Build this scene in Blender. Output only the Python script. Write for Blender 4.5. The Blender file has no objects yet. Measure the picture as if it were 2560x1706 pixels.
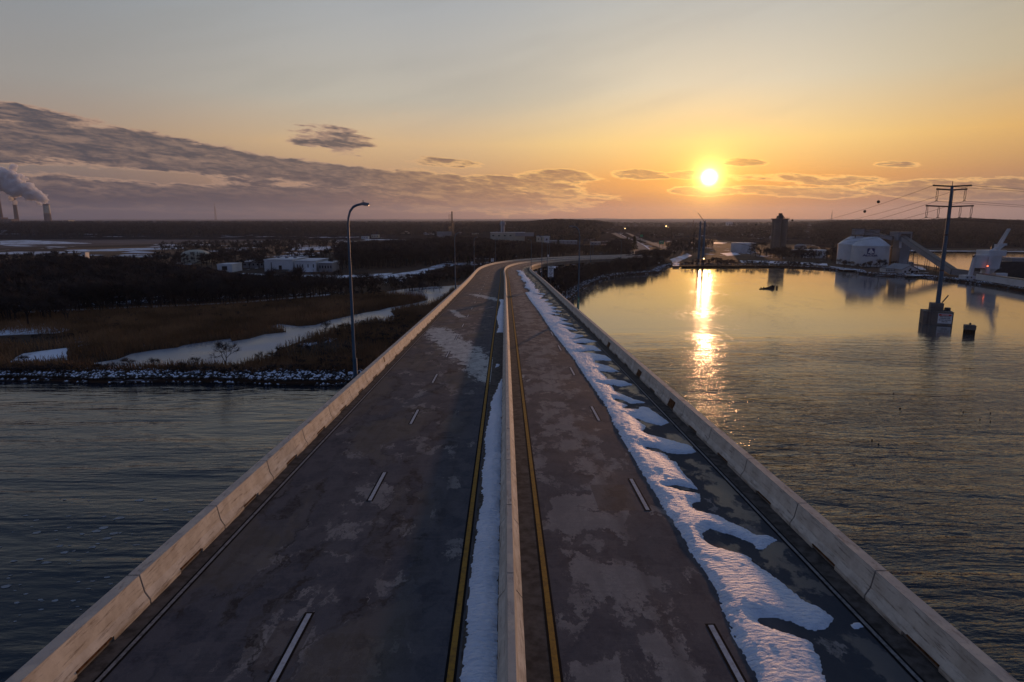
import bpy, math, random
import numpy as np
from mathutils import Vector, Matrix, noise as mnoise
from mathutils.geometry import tessellate_polygon
R = math.radians
rnd = random.Random(7)
rng = np.random.default_rng(7)
sc = bpy.context.scene
col = sc.collection

# ------------------------------------------------------------------ camera
CAMZ = 30.0
F, CX, CY = 1600.0, 1280.0, 853.0          # focal length and centre in photo pixels (2560 wide)
PITCH = math.atan(298 / F)
YAW = math.atan(18 / 1625.0)
cd = bpy.data.cameras.new('camera'); cam = bpy.data.objects.new('camera', cd); col.objects.link(cam)
cam.location = (0, 0, CAMZ); cam.rotation_euler = (math.pi / 2 - PITCH, 0, -YAW)
cd.sensor_width = 36; cd.lens = 36 * F / 2560; cd.clip_start = 0.1; cd.clip_end = 60000
sc.camera = cam

# ------------------------------------------------------------------ light
SUN_EL, SUN_AZ = R(3.63), R(17.3)          # azimuth clockwise from +Y
sdir = Vector((math.sin(SUN_AZ) * math.cos(SUN_EL), math.cos(SUN_AZ) * math.cos(SUN_EL), math.sin(SUN_EL)))
sl = bpy.data.lights.new('sun', 'SUN'); so = bpy.data.objects.new('sun', sl); col.objects.link(so)
ldir = Vector((math.sin(SUN_AZ) * math.cos(R(2.4)), math.cos(SUN_AZ) * math.cos(R(2.4)), math.sin(R(2.4))))   # aimed lower than the visible sun, so less direct light lands on the deck
so.rotation_euler = (-ldir).to_track_quat('-Z', 'Y').to_euler()
sl.energy = 2.2; sl.angle = R(1.0); sl.color = (1.0, 0.50, 0.24)
sc.view_settings.view_transform = 'Standard'; sc.view_settings.look = 'None'
sc.view_settings.exposure = 0.0; sc.view_settings.gamma = 1.0
sc.cycles.use_denoising = True
sc.cycles.max_bounces = 6; sc.cycles.volume_bounces = 6
sc.cycles.sample_clamp_indirect = 6.0; sc.cycles.sample_clamp_direct = 45.0


class NT:
    """small expression helper round a node tree"""
    def __init__(s, nt): s.nt = nt; s.L = nt.links
    def new(s, t, **kw):
        n = s.nt.nodes.new(t)
        for k, v in kw.items(): setattr(n, k, v)
        return n
    def put(s, sock, v):
        if isinstance(v, bpy.types.NodeSocket): s.L.new(v, sock)
        elif v is not None:
            try: sock.default_value = v
            except Exception: sock.default_value = tuple(v) + (1.0,)
    def m(s, op, a, b=None, c=None, clamp=False):
        n = s.new('ShaderNodeMath', operation=op, use_clamp=clamp)
        s.put(n.inputs[0], a)
        if b is not None: s.put(n.inputs[1], b)
        if c is not None: s.put(n.inputs[2], c)
        return n.outputs[0]
    def vm(s, op, a, b=None):
        n = s.new('ShaderNodeVectorMath', operation=op)
        s.put(n.inputs[0], a)
        if b is not None: s.put(n.inputs[1], b)
        return n.outputs['Value'] if op in ('DOT_PRODUCT', 'LENGTH', 'DISTANCE') else n.outputs['Vector']
    def comb(s, x, y, z=0.0):
        n = s.new('ShaderNodeCombineXYZ')
        for i, v in enumerate((x, y, z)): s.put(n.inputs[i], v)
        return n.outputs[0]
    def sep(s, v):
        n = s.new('ShaderNodeSeparateXYZ'); s.put(n.inputs[0], v); return n.outputs
    def ramp(s, f, stops, interp='LINEAR'):
        n = s.new('ShaderNodeValToRGB'); n.color_ramp.interpolation = interp
        e = n.color_ramp.elements
        while len(e) < len(stops): e.new(0.5)
        for i, (p, c) in enumerate(stops):
            e[i].position = p
            e[i].color = (c, c, c, 1) if isinstance(c, (int, float)) else tuple(c) + (1,)
        s.put(n.inputs[0], f); return n.outputs[0]
    def mix(s, f, a, b, blend='MIX'):
        n = s.new('ShaderNodeMix', data_type='RGBA', blend_type=blend)
        s.put(n.inputs[0], f)
        for i, v in ((6, a), (7, b)):
            if isinstance(v, tuple) and len(v) == 3: v = v + (1.0,)
            s.put(n.inputs[i], v)
        return n.outputs[2]
    def noise(s, vec, scale, detail=4.0, rough=0.5, dist=0.0, out=0, lac=2.0):
        n = s.new('ShaderNodeTexNoise')
        s.put(n.inputs['Vector'], vec)
        n.inputs['Scale'].default_value = scale; n.inputs['Detail'].default_value = detail
        n.inputs['Roughness'].default_value = rough; n.inputs['Distortion'].default_value = dist
        n.inputs['Lacunarity'].default_value = lac
        return n.outputs[out]
    def maprange(s, v, a, b, c=0.0, d=1.0, kind='SMOOTHSTEP'):
        n = s.new('ShaderNodeMapRange', interpolation_type=kind)
        s.put(n.inputs[0], v)
        for i, x in enumerate((a, b, c, d)): s.put(n.inputs[i + 1], x)
        return n.outputs[0]
    def mapping(s, v, scale=(1, 1, 1), rot=(0, 0, 0), loc=(0, 0, 0)):
        n = s.new('ShaderNodeMapping'); s.put(n.inputs[0], v)
        n.inputs[1].default_value = loc; n.inputs[2].default_value = rot; n.inputs[3].default_value = scale
        return n.outputs[0]


def lin(r, g, b):
    f = lambda c: (c / 255 / 12.92) if c <= 10 else ((c / 255 + 0.055) / 1.055) ** 2.4
    return (f(r), f(g), f(b))


# ------------------------------------------------------------------ sky
def pix_dir(px, py):
    x, y = (px - CX) / F, -(py - CY) / F
    f = math.cos(PITCH) + y * math.sin(PITCH); u = -math.sin(PITCH) + y * math.cos(PITCH)
    return Vector((x * math.cos(YAW) + f * math.sin(YAW), -x * math.sin(YAW) + f * math.cos(YAW), u))
def azel(px, py):
    d = pix_dir(px, py).normalized()
    return math.degrees(math.atan2(d.x, d.y)), math.degrees(math.asin(d.z))

world = bpy.data.worlds.new('World'); sc.world = world; world.use_nodes = True
W = NT(world.node_tree); world.node_tree.nodes.clear()
def build_sky():
    tc = W.new('ShaderNodeTexCoord').outputs['Generated']
    d = W.vm('NORMALIZE', tc)
    x, y, z = W.sep(d)
    el = W.m('MULTIPLY', W.m('ARCSINE', z), 57.2958)
    az = W.m('MULTIPLY', W.m('ARCTAN2', x, y), 57.2958)
    f = W.m('POWER', W.m('DIVIDE', W.m('MAXIMUM', el, 0.0), 90.0), 0.5)        # 0..1, stretched near the horizon
    P = lambda e: math.sqrt(max(e, 0) / 90)
    def col_ramp(st): return W.ramp(f, [(P(e), lin(*c)) for e, c in st])
    zen = [(30, (110, 126, 152)), (50, (76, 98, 134)), (90, (62, 86, 130))]
    left = col_ramp([(0, (76, 71, 84)), (1.5, (86, 80, 90)), (3.5, (126, 110, 106)), (6.5, (166, 142, 124)), (10, (158, 152, 147)), (17, (138, 145, 152))] + [(30, (84, 102, 130)), (50, (62, 84, 124)), (90, (62, 86, 130))])
    midl = col_ramp([(0, (106, 80, 80)), (1.5, (118, 90, 86)), (3.5, (178, 136, 104)), (6.5, (216, 180, 134)), (10, (192, 184, 168)), (17, (170, 173, 175))] + zen)
    sunc = col_ramp([(0, (132, 80, 64)), (1.5, (160, 96, 60)), (3.6, (222, 150, 70)), (6.5, (243, 206, 132)), (11, (214, 205, 182)), (17, (186, 187, 182))] + zen)
    right = col_ramp([(0, (92, 76, 84)), (1.5, (108, 86, 88)), (3.5, (176, 128, 88)), (6.5, (222, 172, 98)), (11, (194, 178, 146)), (17, (178, 173, 158))] + zen)
    back = col_ramp([(0, (70, 74, 100)), (6, (92, 92, 118)), (15, (96, 106, 136)), (30, (76, 94, 132)), (60, (62, 86, 128)), (90, (62, 86, 130))])
    c = W.mix(W.maprange(az, -38, -10), left, midl)
    c = W.mix(W.maprange(az, -8, 14), c, sunc)
    c = W.mix(W.maprange(az, 20, 42), c, right)
    fr = W.maprange(W.m('ABSOLUTE', W.m('SUBTRACT', az, 5.0)), 50, 120)
    c = W.mix(fr, c, back)
    # clouds: streaky noise in azimuth / elevation, gathered into banks
    u = W.m('MULTIPLY', az, 1.0)
    vv = W.m('ADD', el, W.m('MULTIPLY', az, 0.085))
    vec = W.comb(W.m('MULTIPLY', u, 0.075), W.m('MULTIPLY', vv, 0.52), 3.7)
    n1 = W.noise(vec, 1.0, 9, 0.6, 0.5)
    n2 = W.noise(W.comb(W.m('MULTIPLY', u, 0.30), W.m('MULTIPLY', vv, 1.5), 9.1), 1.0, 7, 0.62, 0.3)
    n3 = W.noise(W.comb(W.m('MULTIPLY', u, 0.8), W.m('MULTIPLY', vv, 4.2), 5.5), 1.0, 6, 0.65, 0.4)
    nn = W.m('ADD', W.m('ADD', W.m('MULTIPLY', n1, 0.42), W.m('MULTIPLY', n2, 0.36)), W.m('MULTIPLY', n3, 0.22))
    A = (az, el)
    topf = W.m('DIVIDE', W.m('ADD', az, 60), 120.0)
    pts = [(-60, 12.5)] + [azel(p * 1.088, q * 1.088) for p, q in ((0, 215), (220, 262), (430, 305), (650, 345), (850, 372), (1150, 388), (1380, 392))] + [(14, 3.6), (60, 3.4)]
    top = W.m('MULTIPLY', W.ramp(topf, [((a + 60) / 120, e / 15) for a, e in pts]), 15.0)
    bank = W.m('MULTIPLY', W.maprange(W.m('SUBTRACT', top, el), -0.4, 1.0), W.maprange(el, -0.2, 1.6))
    low = W.maprange(az, 2, 13, 1.0, 0.0)
    bank = W.m('MULTIPLY', bank, low)
    # a paler gap in the bank on the left
    ga, ge = azel(200 * 1.088, 398 * 1.088)
    gap = W.m('MULTIPLY', W.maprange(W.m('ABSOLUTE', W.m('SUBTRACT', W.m('ADD', el, W.m('MULTIPLY', az, 0.035)), ge + ga * 0.035)), 0.1, 0.75, 1, 0), W.maprange(az, -27, -19, 1, 0))
    def blob(px, py, rx, ry, k=1.0):
        a, e = azel(px * 1.088, py * 1.088)
        q = W.m('ADD', W.m('POWER', W.m('DIVIDE', W.m('SUBTRACT', az, a), rx), 2.0), W.m('POWER', W.m('DIVIDE', W.m('SUBTRACT', W.m('ADD', el, W.m('MULTIPLY', az, 0.04)), e + a * 0.04), ry), 2.0))
        return W.maprange(q, 0, 1.3, k, 0)
    bl = None
    for b in ((765, 325, 4.6, 1.7, .8), (1270, 404, 5.4, 0.7), (1020, 374, 4.4, 0.6), (1705, 373, 2.6, 0.45, .85), (1580, 402, 2.6, 0.45), (1620, 440, 3.6, 0.55), (1850, 412, 7.5, 0.6, .85), (2240, 436, 9.0, 1.0), (2060, 378, 2.4, 0.35, .8), (1830, 442, 7, 0.7, 0.8), (1470, 402, 3.4, .6)):
        v = blob(*b); bl = v if bl is None else W.m('MAXIMUM', bl, v)
    bias = W.m('SUBTRACT', W.m('MAXIMUM', bank, bl), W.m('MULTIPLY', gap, 0.75))
    dens = W.m('ADD', W.m('MULTIPLY', W.m('SUBTRACT', nn, 0.5), 7.0), W.m('SUBTRACT', W.m('MULTIPLY', bias, 1.80), 0.90))
    cov = W.maprange(dens, -0.10, 0.34)
    core = W.maprange(dens, 0.0, 0.70)
    sd = W.vm('DOT_PRODUCT', d, tuple(sdir))
    near = W.maprange(sd, 0.86, 0.999, 0, 1, 'LINEAR')
    rim = W.mix(near, lin(190, 152, 128), (1.25, 0.70, 0.18))
    body = W.mix(near, lin(58, 57, 72), lin(140, 100, 76))
    body = W.mix(W.m('MULTIPLY', W.maprange(W.m('ADD', W.m('MULTIPLY', n3, .6), W.m('MULTIPLY', n2, .4)), .60, .36), .42), body, rim)
    cc = W.mix(core, rim, body)
    c = W.mix(W.m('MULTIPLY', cov, 0.92), c, cc)
    # the smoky mauve layer lying along the horizon
    vl = W.m('MULTIPLY', W.maprange(W.m('ADD', el, W.m('MULTIPLY', W.m('SUBTRACT', n2, .5), 1.6)), 2.9, 1.5, 0, .8), W.m('SUBTRACT', 1.0, W.m('MULTIPLY', near, .55)))
    vc = W.mix(W.maprange(az, -25, 14), lin(56, 54, 70), lin(132, 88, 76)); vc = W.mix(W.maprange(az, 20, 34), vc, lin(84, 72, 82))
    c = W.mix(vl, c, vc)
    # faint high streaks of thin cirrus on the right
    ci = W.noise(W.comb(W.m('MULTIPLY', az, 0.05), W.m('MULTIPLY', W.m('SUBTRACT', el, W.m('MULTIPLY', az, 0.22)), 0.32), 1.3), 1.0, 4, 0.5)
    cif = W.m('MULTIPLY', W.maprange(ci, 0.42, 0.7), W.maprange(el, 4, 12))
    c = W.mix(W.m('MULTIPLY', cif, 0.22), c, lin(150, 148, 142))
    # glow round the sun, then its disc
    ang = W.m('MULTIPLY', W.m('ARCCOSINE', W.m('MINIMUM', sd, 1.0)), 57.2958)
    g1 = W.m('EXPONENT', W.m('MULTIPLY', ang, -0.85)); g2 = W.m('EXPONENT', W.m('MULTIPLY', ang, -0.24))
    c = W.vm('ADD', c, W.vm('MULTIPLY', W.comb(1.5, 0.85, 0.12), W.comb(g1, g1, g1)))
    c = W.vm('ADD', c, W.vm('MULTIPLY', W.comb(0.34, 0.15, -0.02), W.comb(g2, g2, g2)))
    disc = W.maprange(ang, 0.0, 0.85, 1, 0)
    g3 = W.m('EXPONENT', W.m('MULTIPLY', ang, -2.0)); c = W.vm('ADD', c, W.vm('MULTIPLY', W.comb(6.5, 4.6, 1.6), W.comb(g3, g3, g3)))
    c = W.vm('ADD', c, W.vm('MULTIPLY', W.comb(9.0, 6.6, 3.2), W.comb(disc, disc, disc)))
    below = W.maprange(el, -1.0, -0.1)
    c = W.mix(below, (0.02, 0.018, 0.02), c)
    bg = W.new('ShaderNodeBackground'); W.put(bg.inputs[0], c); bg.inputs[1].default_value = SKY_K
    sky = W.new('ShaderNodeTexSky', sky_type='NISHITA', sun_disc=False)
    sky.sun_elevation = R(2.4); sky.sun_rotation = SUN_AZ; sky.dust_density = 2.0; sky.ozone_density = 2.0
    b2 = W.new('ShaderNodeBackground'); W.put(b2.inputs[0], sky.outputs[0]); b2.inputs[1].default_value = NISH_K
    ad = W.new('ShaderNodeAddShader'); W.L.new(bg.outputs[0], ad.inputs[0]); W.L.new(b2.outputs[0], ad.inputs[1])
    out = W.new('ShaderNodeOutputWorld'); W.L.new(ad.outputs[0], out.inputs[0])
SKY_K, NISH_K = 0.95, 0.012
build_sky()
world.cycles.sampling_method = 'MANUAL'; world.cycles.sample_map_resolution = 2048

# ------------------------------------------------------------------ positions
def at(px, py, z=0.0):
    """the point of height z seen in direction (px, py) of the survey photo frame"""
    d = pix_dir(px, py); t = (z - CAMZ) / d.z
    return Vector((d.x * t, d.y * t, z))
def atd(px, py, dist):
    """a point in that direction at a given forward distance (y)"""
    d = pix_dir(px, py); t = dist / d.y
    return Vector((d.x * t, dist, CAMZ + d.z * t))
D = 1.088                                   # notes taken on a 2353 px wide print

# the axis of the road over the bridge: straight, then a long right-hand bend
_S = np.arange(-24, 700, 2.0)
_k = np.interp(_S, [0, 140, 190, 240, 290, 340, 400, 440, 452, 462, 505, 515, 700], [0, 0, -0.0003, .0014, .0029, .0045, .0055, .0052, 0.0, -.0125, -.0125, 0, 0])
_hd = np.cumsum(np.where(_S < 0, 0, _k)) * 2
_x = np.cumsum(np.sin(_hd)) * 2; _y = np.cumsum(np.cos(_hd)) * 2 - 26
_g = np.interp(_S, [0, 150, 250, 350, 460, 520, 700], [-.0396, -.0344, -.0360, -.0252, -.0150, -.004, 0.012])
_z = np.cumsum(_g) * 2; _z = _z - _z[12] + (CAMZ - 8.98)
_b = np.interp(_S, [150, 300, 470, 560], [0, .03, .03, 0])
def road(s, off=0.0, h=0.0):
    s = np.asarray(s, float)
    x = np.interp(s, _S, _x); y = np.interp(s, _S, _y); z = np.interp(s, _S, _z); a = np.interp(s, _S, _hd); b = np.interp(s, _S, _b)
    return np.stack([x + off * np.cos(a), y - off * np.sin(a), z + h - off * b], -1)
def heading(s): return float(np.interp(s, _S, _hd))

# ------------------------------------------------------------------ building helpers
def link_mesh(name, V, Fc, mat, parent=None, smooth=False, mats=None, mi=None, uv=None):
    me = bpy.data.meshes.new(name)
    if isinstance(Fc, np.ndarray):
        V = np.asarray(V, np.float32); n = Fc.shape[1]
        me.vertices.add(len(V)); me.vertices.foreach_set('co', V.ravel())
        me.loops.add(Fc.size); me.loops.foreach_set('vertex_index', Fc.astype(np.int32).ravel())
        me.polygons.add(len(Fc)); me.polygons.foreach_set('loop_start', np.arange(0, Fc.size, n, dtype=np.int32))
        me.polygons.foreach_set('loop_total', np.full(len(Fc), n, np.int32)); me.update(calc_edges=True)
    else:
        me.from_pydata([tuple(v) for v in V], [], Fc)
    for m_ in (mats or [mat]): me.materials.append(m_)
    if mi is not None: me.polygons.foreach_set('material_index', np.asarray(mi, np.int32))
    if uv is not None:
        u = me.uv_layers.new(name='UVMap'); li = np.empty(len(me.loops), np.int32); me.loops.foreach_get('vertex_index', li)
        u.data.foreach_set('uv', np.asarray(uv, np.float32)[li].ravel())
    if smooth: me.polygons.foreach_set('use_smooth', np.ones(len(me.polygons), bool))
    me.update()
    if smooth and len(me.polygons) < 20000: me.set_sharp_from_angle(angle=R(38))
    o = bpy.data.objects.new(name, me); col.objects.link(o)
    if parent is not None: o.parent = parent
    return o
def tag(o, label=None, cat=None, group=None, kind=None):
    if label: o['label'] = label
    if cat: o['category'] = cat
    if group: o['group'] = group
    if kind: o['kind'] = kind
    return o
def empty(name, loc=(0, 0, 0), rz=0.0):
    o = bpy.data.objects.new(name, None); col.objects.link(o); o.location = loc; o.rotation_euler = (0, 0, rz); o.empty_display_size = 1
    return o
def copy_tree(o, parent=None):
    c = o.copy(); col.objects.link(c); c.parent = parent
    for ch in list(o.children): copy_tree(ch, c)
    return c

class MB:
    def __init__(s): s.v = []; s.f = []; s.sm = []
    def add(s, V, Fs):
        b = len(s.v); s.v += [tuple(map(float, v)) for v in V]; s.f += [tuple(i + b for i in f) for f in Fs]; return s
    def box(s, c, size, rz=0.0, tilt=None):
        M = Matrix.Rotation(rz, 3, 'Z')
        if tilt is not None: M = M @ tilt
        V = [Vector(c) + M @ Vector((sx * size[0] / 2, sy * size[1] / 2, sz * size[2] / 2)) for sx in (-1, 1) for sy in (-1, 1) for sz in (-1, 1)]
        return s.add(V, [(0, 1, 3, 2), (4, 6, 7, 5), (0, 4, 5, 1), (2, 3, 7, 6), (0, 2, 6, 4), (1, 5, 7, 3)])
    def bar(s, a, b, w, h=None):
        a, b = Vector(a), Vector(b); h = h or w; d = (b - a).normalized()
        up = Vector((0, 0, 1)) if abs(d.z) < .9 else Vector((0, 1, 0))
        x = d.cross(up).normalized() * w / 2; y = x.cross(d).normalized() * h / 2
        V = [p + i * x + j * y for p in (a, b) for i, j in ((-1, -1), (1, -1), (1, 1), (-1, 1))]
        return s.add(V, [(0, 1, 2, 3), (7, 6, 5, 4), (0, 4, 5, 1), (1, 5, 6, 2), (2, 6, 7, 3), (3, 7, 4, 0)])
    def tube(s, pts, rad, n=8, cap=True):
        pts = [Vector(p) for p in pts]; rad = rad if isinstance(rad, (list, tuple)) else [rad] * len(pts)
        V = []; Fs = []; X = None
        for i, p in enumerate(pts):
            d = (pts[min(i + 1, len(pts) - 1)] - pts[max(i - 1, 0)]).normalized()
            if X is None: X = d.orthogonal().normalized()
            X = (X - d * X.dot(d)).normalized(); Y = d.cross(X)
            V += [p + (X * math.cos(2 * math.pi * k / n) + Y * math.sin(2 * math.pi * k / n)) * rad[i] for k in range(n)]
        for i in range(len(pts) - 1):
            for k in range(n):
                a, b = i * n + k, i * n + (k + 1) % n; Fs.append((a, b, b + n, a + n))
        if cap: Fs += [tuple(range(n - 1, -1, -1)), tuple(range((len(pts) - 1) * n, len(pts) * n))]
        return s.add(V, Fs)
    def lathe(s, prof, c=(0, 0, 0), n=32):
        V = []; Fs = []; m_ = len(prof)
        for r, z in prof: V += [(c[0] + r * math.cos(2 * math.pi * k / n), c[1] + r * math.sin(2 * math.pi * k / n), c[2] + z) for k in range(n)]
        for i in range(m_ - 1):
            for k in range(n):
                a, b = i * n + k, i * n + (k + 1) % n; Fs.append((a, b, b + n, a + n))
        Fs += [tuple(range(n - 1, -1, -1)), tuple(range((m_ - 1) * n, m_ * n))]
        return s.add(V, Fs)
    def prism(s, poly, a, b):
        """poly: list of (x, z) in the cross-section, swept from y=a to y=b"""
        n = len(poly); V = [(p[0], a, p[1]) for p in poly] + [(p[0], b, p[1]) for p in poly]
        return s.add(V, [tuple(range(n)), tuple(range(2 * n - 1, n - 1, -1))] + [(i, i + n, (i + 1) % n + n, (i + 1) % n) for i in range(n)])
    def sheet(s, poly):
        b = [Vector((p[0], p[1], p[2])) for p in poly]
        return s.add(b, [tuple(t) for t in tessellate_polygon([b])])
    def build(s, name, mat, parent=None, smooth=False, fix=True):
        o = link_mesh(name, s.v, s.f, mat, parent, smooth)
        if fix:
            import bmesh
            bm = bmesh.new(); bm.from_mesh(o.data); bmesh.ops.recalc_face_normals(bm, faces=bm.faces); bm.to_mesh(o.data); bm.free()
        return o

# ------------------------------------------------------------------ materials
def material(name, build):
    m_ = bpy.data.materials.new(name); m_.use_nodes = True; nt = m_.node_tree; nt.nodes.clear(); T = NT(nt)
    p = T.new('ShaderNodeBsdfPrincipled'); o = T.new('ShaderNodeOutputMaterial'); nt.links.new(p.outputs[0], o.inputs[0])
    build(T, p); return m_
def bump(T, p, h, strength, dist):
    b = T.new('ShaderNodeBump'); T.put(b.inputs['Height'], h); b.inputs['Strength'].default_value = strength; b.inputs['Distance'].default_value = dist
    T.L.new(b.outputs[0], p.inputs['Normal'])
def plain(name, c, rough=0.7, var=0.25, scale=0.6, metal=0.0, c2=None, bmp=0.0):
    def f(T, p):
        tc = T.new('ShaderNodeTexCoord').outputs['Object']
        n = T.noise(tc, scale, 5, 0.6)
        d = c2 or tuple(v * (1 - var) for v in c)
        T.put(p.inputs['Base Color'], T.mix(T.maprange(n, 0.3, 0.7), d, c)); p.inputs['Roughness'].default_value = rough; p.inputs['Metallic'].default_value = metal; p.inputs['Specular IOR Level'].default_value = .08 if rough > .75 else .4
        if bmp: bump(T, p, n, 0.5, bmp)
    return material(name, f)

M = {}
def m_concrete(T, p):
    tc = T.new('ShaderNodeTexCoord').outputs['Object']; g = T.new('ShaderNodeNewGeometry')
    n = T.noise(g.outputs['Position'], 1.3, 8, 0.62); n2 = T.noise(T.mapping(g.outputs['Position'], (1, .25, 3)), 5, 6, 0.7)
    c = T.mix(T.maprange(n, .3, .7), (0.46, 0.40, 0.32), (0.66, 0.60, 0.50))
    c = T.mix(T.m('MULTIPLY', T.maprange(n2, .52, .70), .8), c, (0.14, 0.10, 0.075))
    z = T.sep(T.new('ShaderNodeUVMap').outputs[0])[1]
    lowd = T.m('MULTIPLY', T.maprange(z, 0.28, 0.0), T.maprange(n2, .35, .65))
    c = T.mix(T.m('MULTIPLY', lowd, .65), c, (0.10, 0.07, 0.05))
    # the weathered, lichen-grey top
    tp = T.m('MULTIPLY', T.maprange(z, .775, .80), T.maprange(n, .38, .55))
    c = T.mix(T.m('MULTIPLY', tp, .5), c, (0.16, 0.15, 0.15))
    sp = T.noise(g.outputs['Position'], 26, 3, .6)
    c = T.mix(T.m('MULTIPLY', T.maprange(sp, .68, .74), .8), c, (.06, .045, .04))
    T.put(p.inputs['Base Color'], c); p.inputs['Roughness'].default_value = .85
    bump(T, p, T.noise(g.outputs['Position'], 18, 6, .7), .5, .01)
M['concrete'] = material('weathered_concrete', m_concrete)
M['gutter'] = plain('dirty_gutter_concrete', (.12, .103, .09), .9, .6, 3.0, bmp=.01)
M['girder'] = plain('bridge_concrete', (.22, .20, .18), .85, .4, .3)
M['rust'] = plain('rusty_steel', (.16, .07, .03), .8, .7, 6.0)
M['dark'] = plain('dark_recess', (.012, .011, .010), .9, .3, 2)
M['pole'] = plain('blue_grey_pole_steel', (.07, .14, .21), .5, .25, 1.0, .1)
M['steel_dark'] = plain('dark_steel', (.07, .07, .075), .55, .3, .5, .3)
M['white'] = plain('white_paint', (.62, .64, .66), .55, .2, .15)
M['white_s'] = plain('sign_white', (.8, .8, .8), .5, .05, 3)
M['black_s'] = plain('sign_black', (.02, .02, .02), .6, .1, 3)
M['green_s'] = plain('sign_green', (.01, .28, .13), .5, .1, 3)
M['red_s'] = plain('sign_red', (.65, .04, .02), .5, .1, 3)
M['blue_s'] = plain('logo_blue', (.02, .035, .16), .6, .1, 3)
M['cream'] = plain('cream_cladding', (.45, .43, .34), .7, .25, .1)
M['grey_b'] = plain('grey_cladding', (.26, .27, .29), .7, .3, .1)
M['tan'] = plain('tan_cladding', (.30, .22, .13), .7, .3, .2)
M['brick'] = plain('brown_masonry', (.16, .11, .09), .85, .3, .2)
M['lens'] = plain('lamp_lens', (.55, .5, .42), .15, .1, 2)
M['roof_snow'] = plain('snowy_roof', (.66, .68, .72), .7, .5, .08)
M['glass'] = plain('dark_glass', (.02, .025, .03), .15, .2, 1)
M['bark'] = plain('grey_brown_bark', (.055, .042, .036), .9, .4, .6)
M['twigs'] = plain('dry_twigs', (.078, .063, .058), .95, .5, .05)
M['wood'] = plain('wet_black_timber', (.03, .025, .022), .8, .4, .5)
M['silo_c'] = plain('silo_concrete', (.20, .17, .145), .85, .3, .08)
M['wire'] = plain('wire', (.03, .03, .03), .6, .1, 1)

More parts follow.
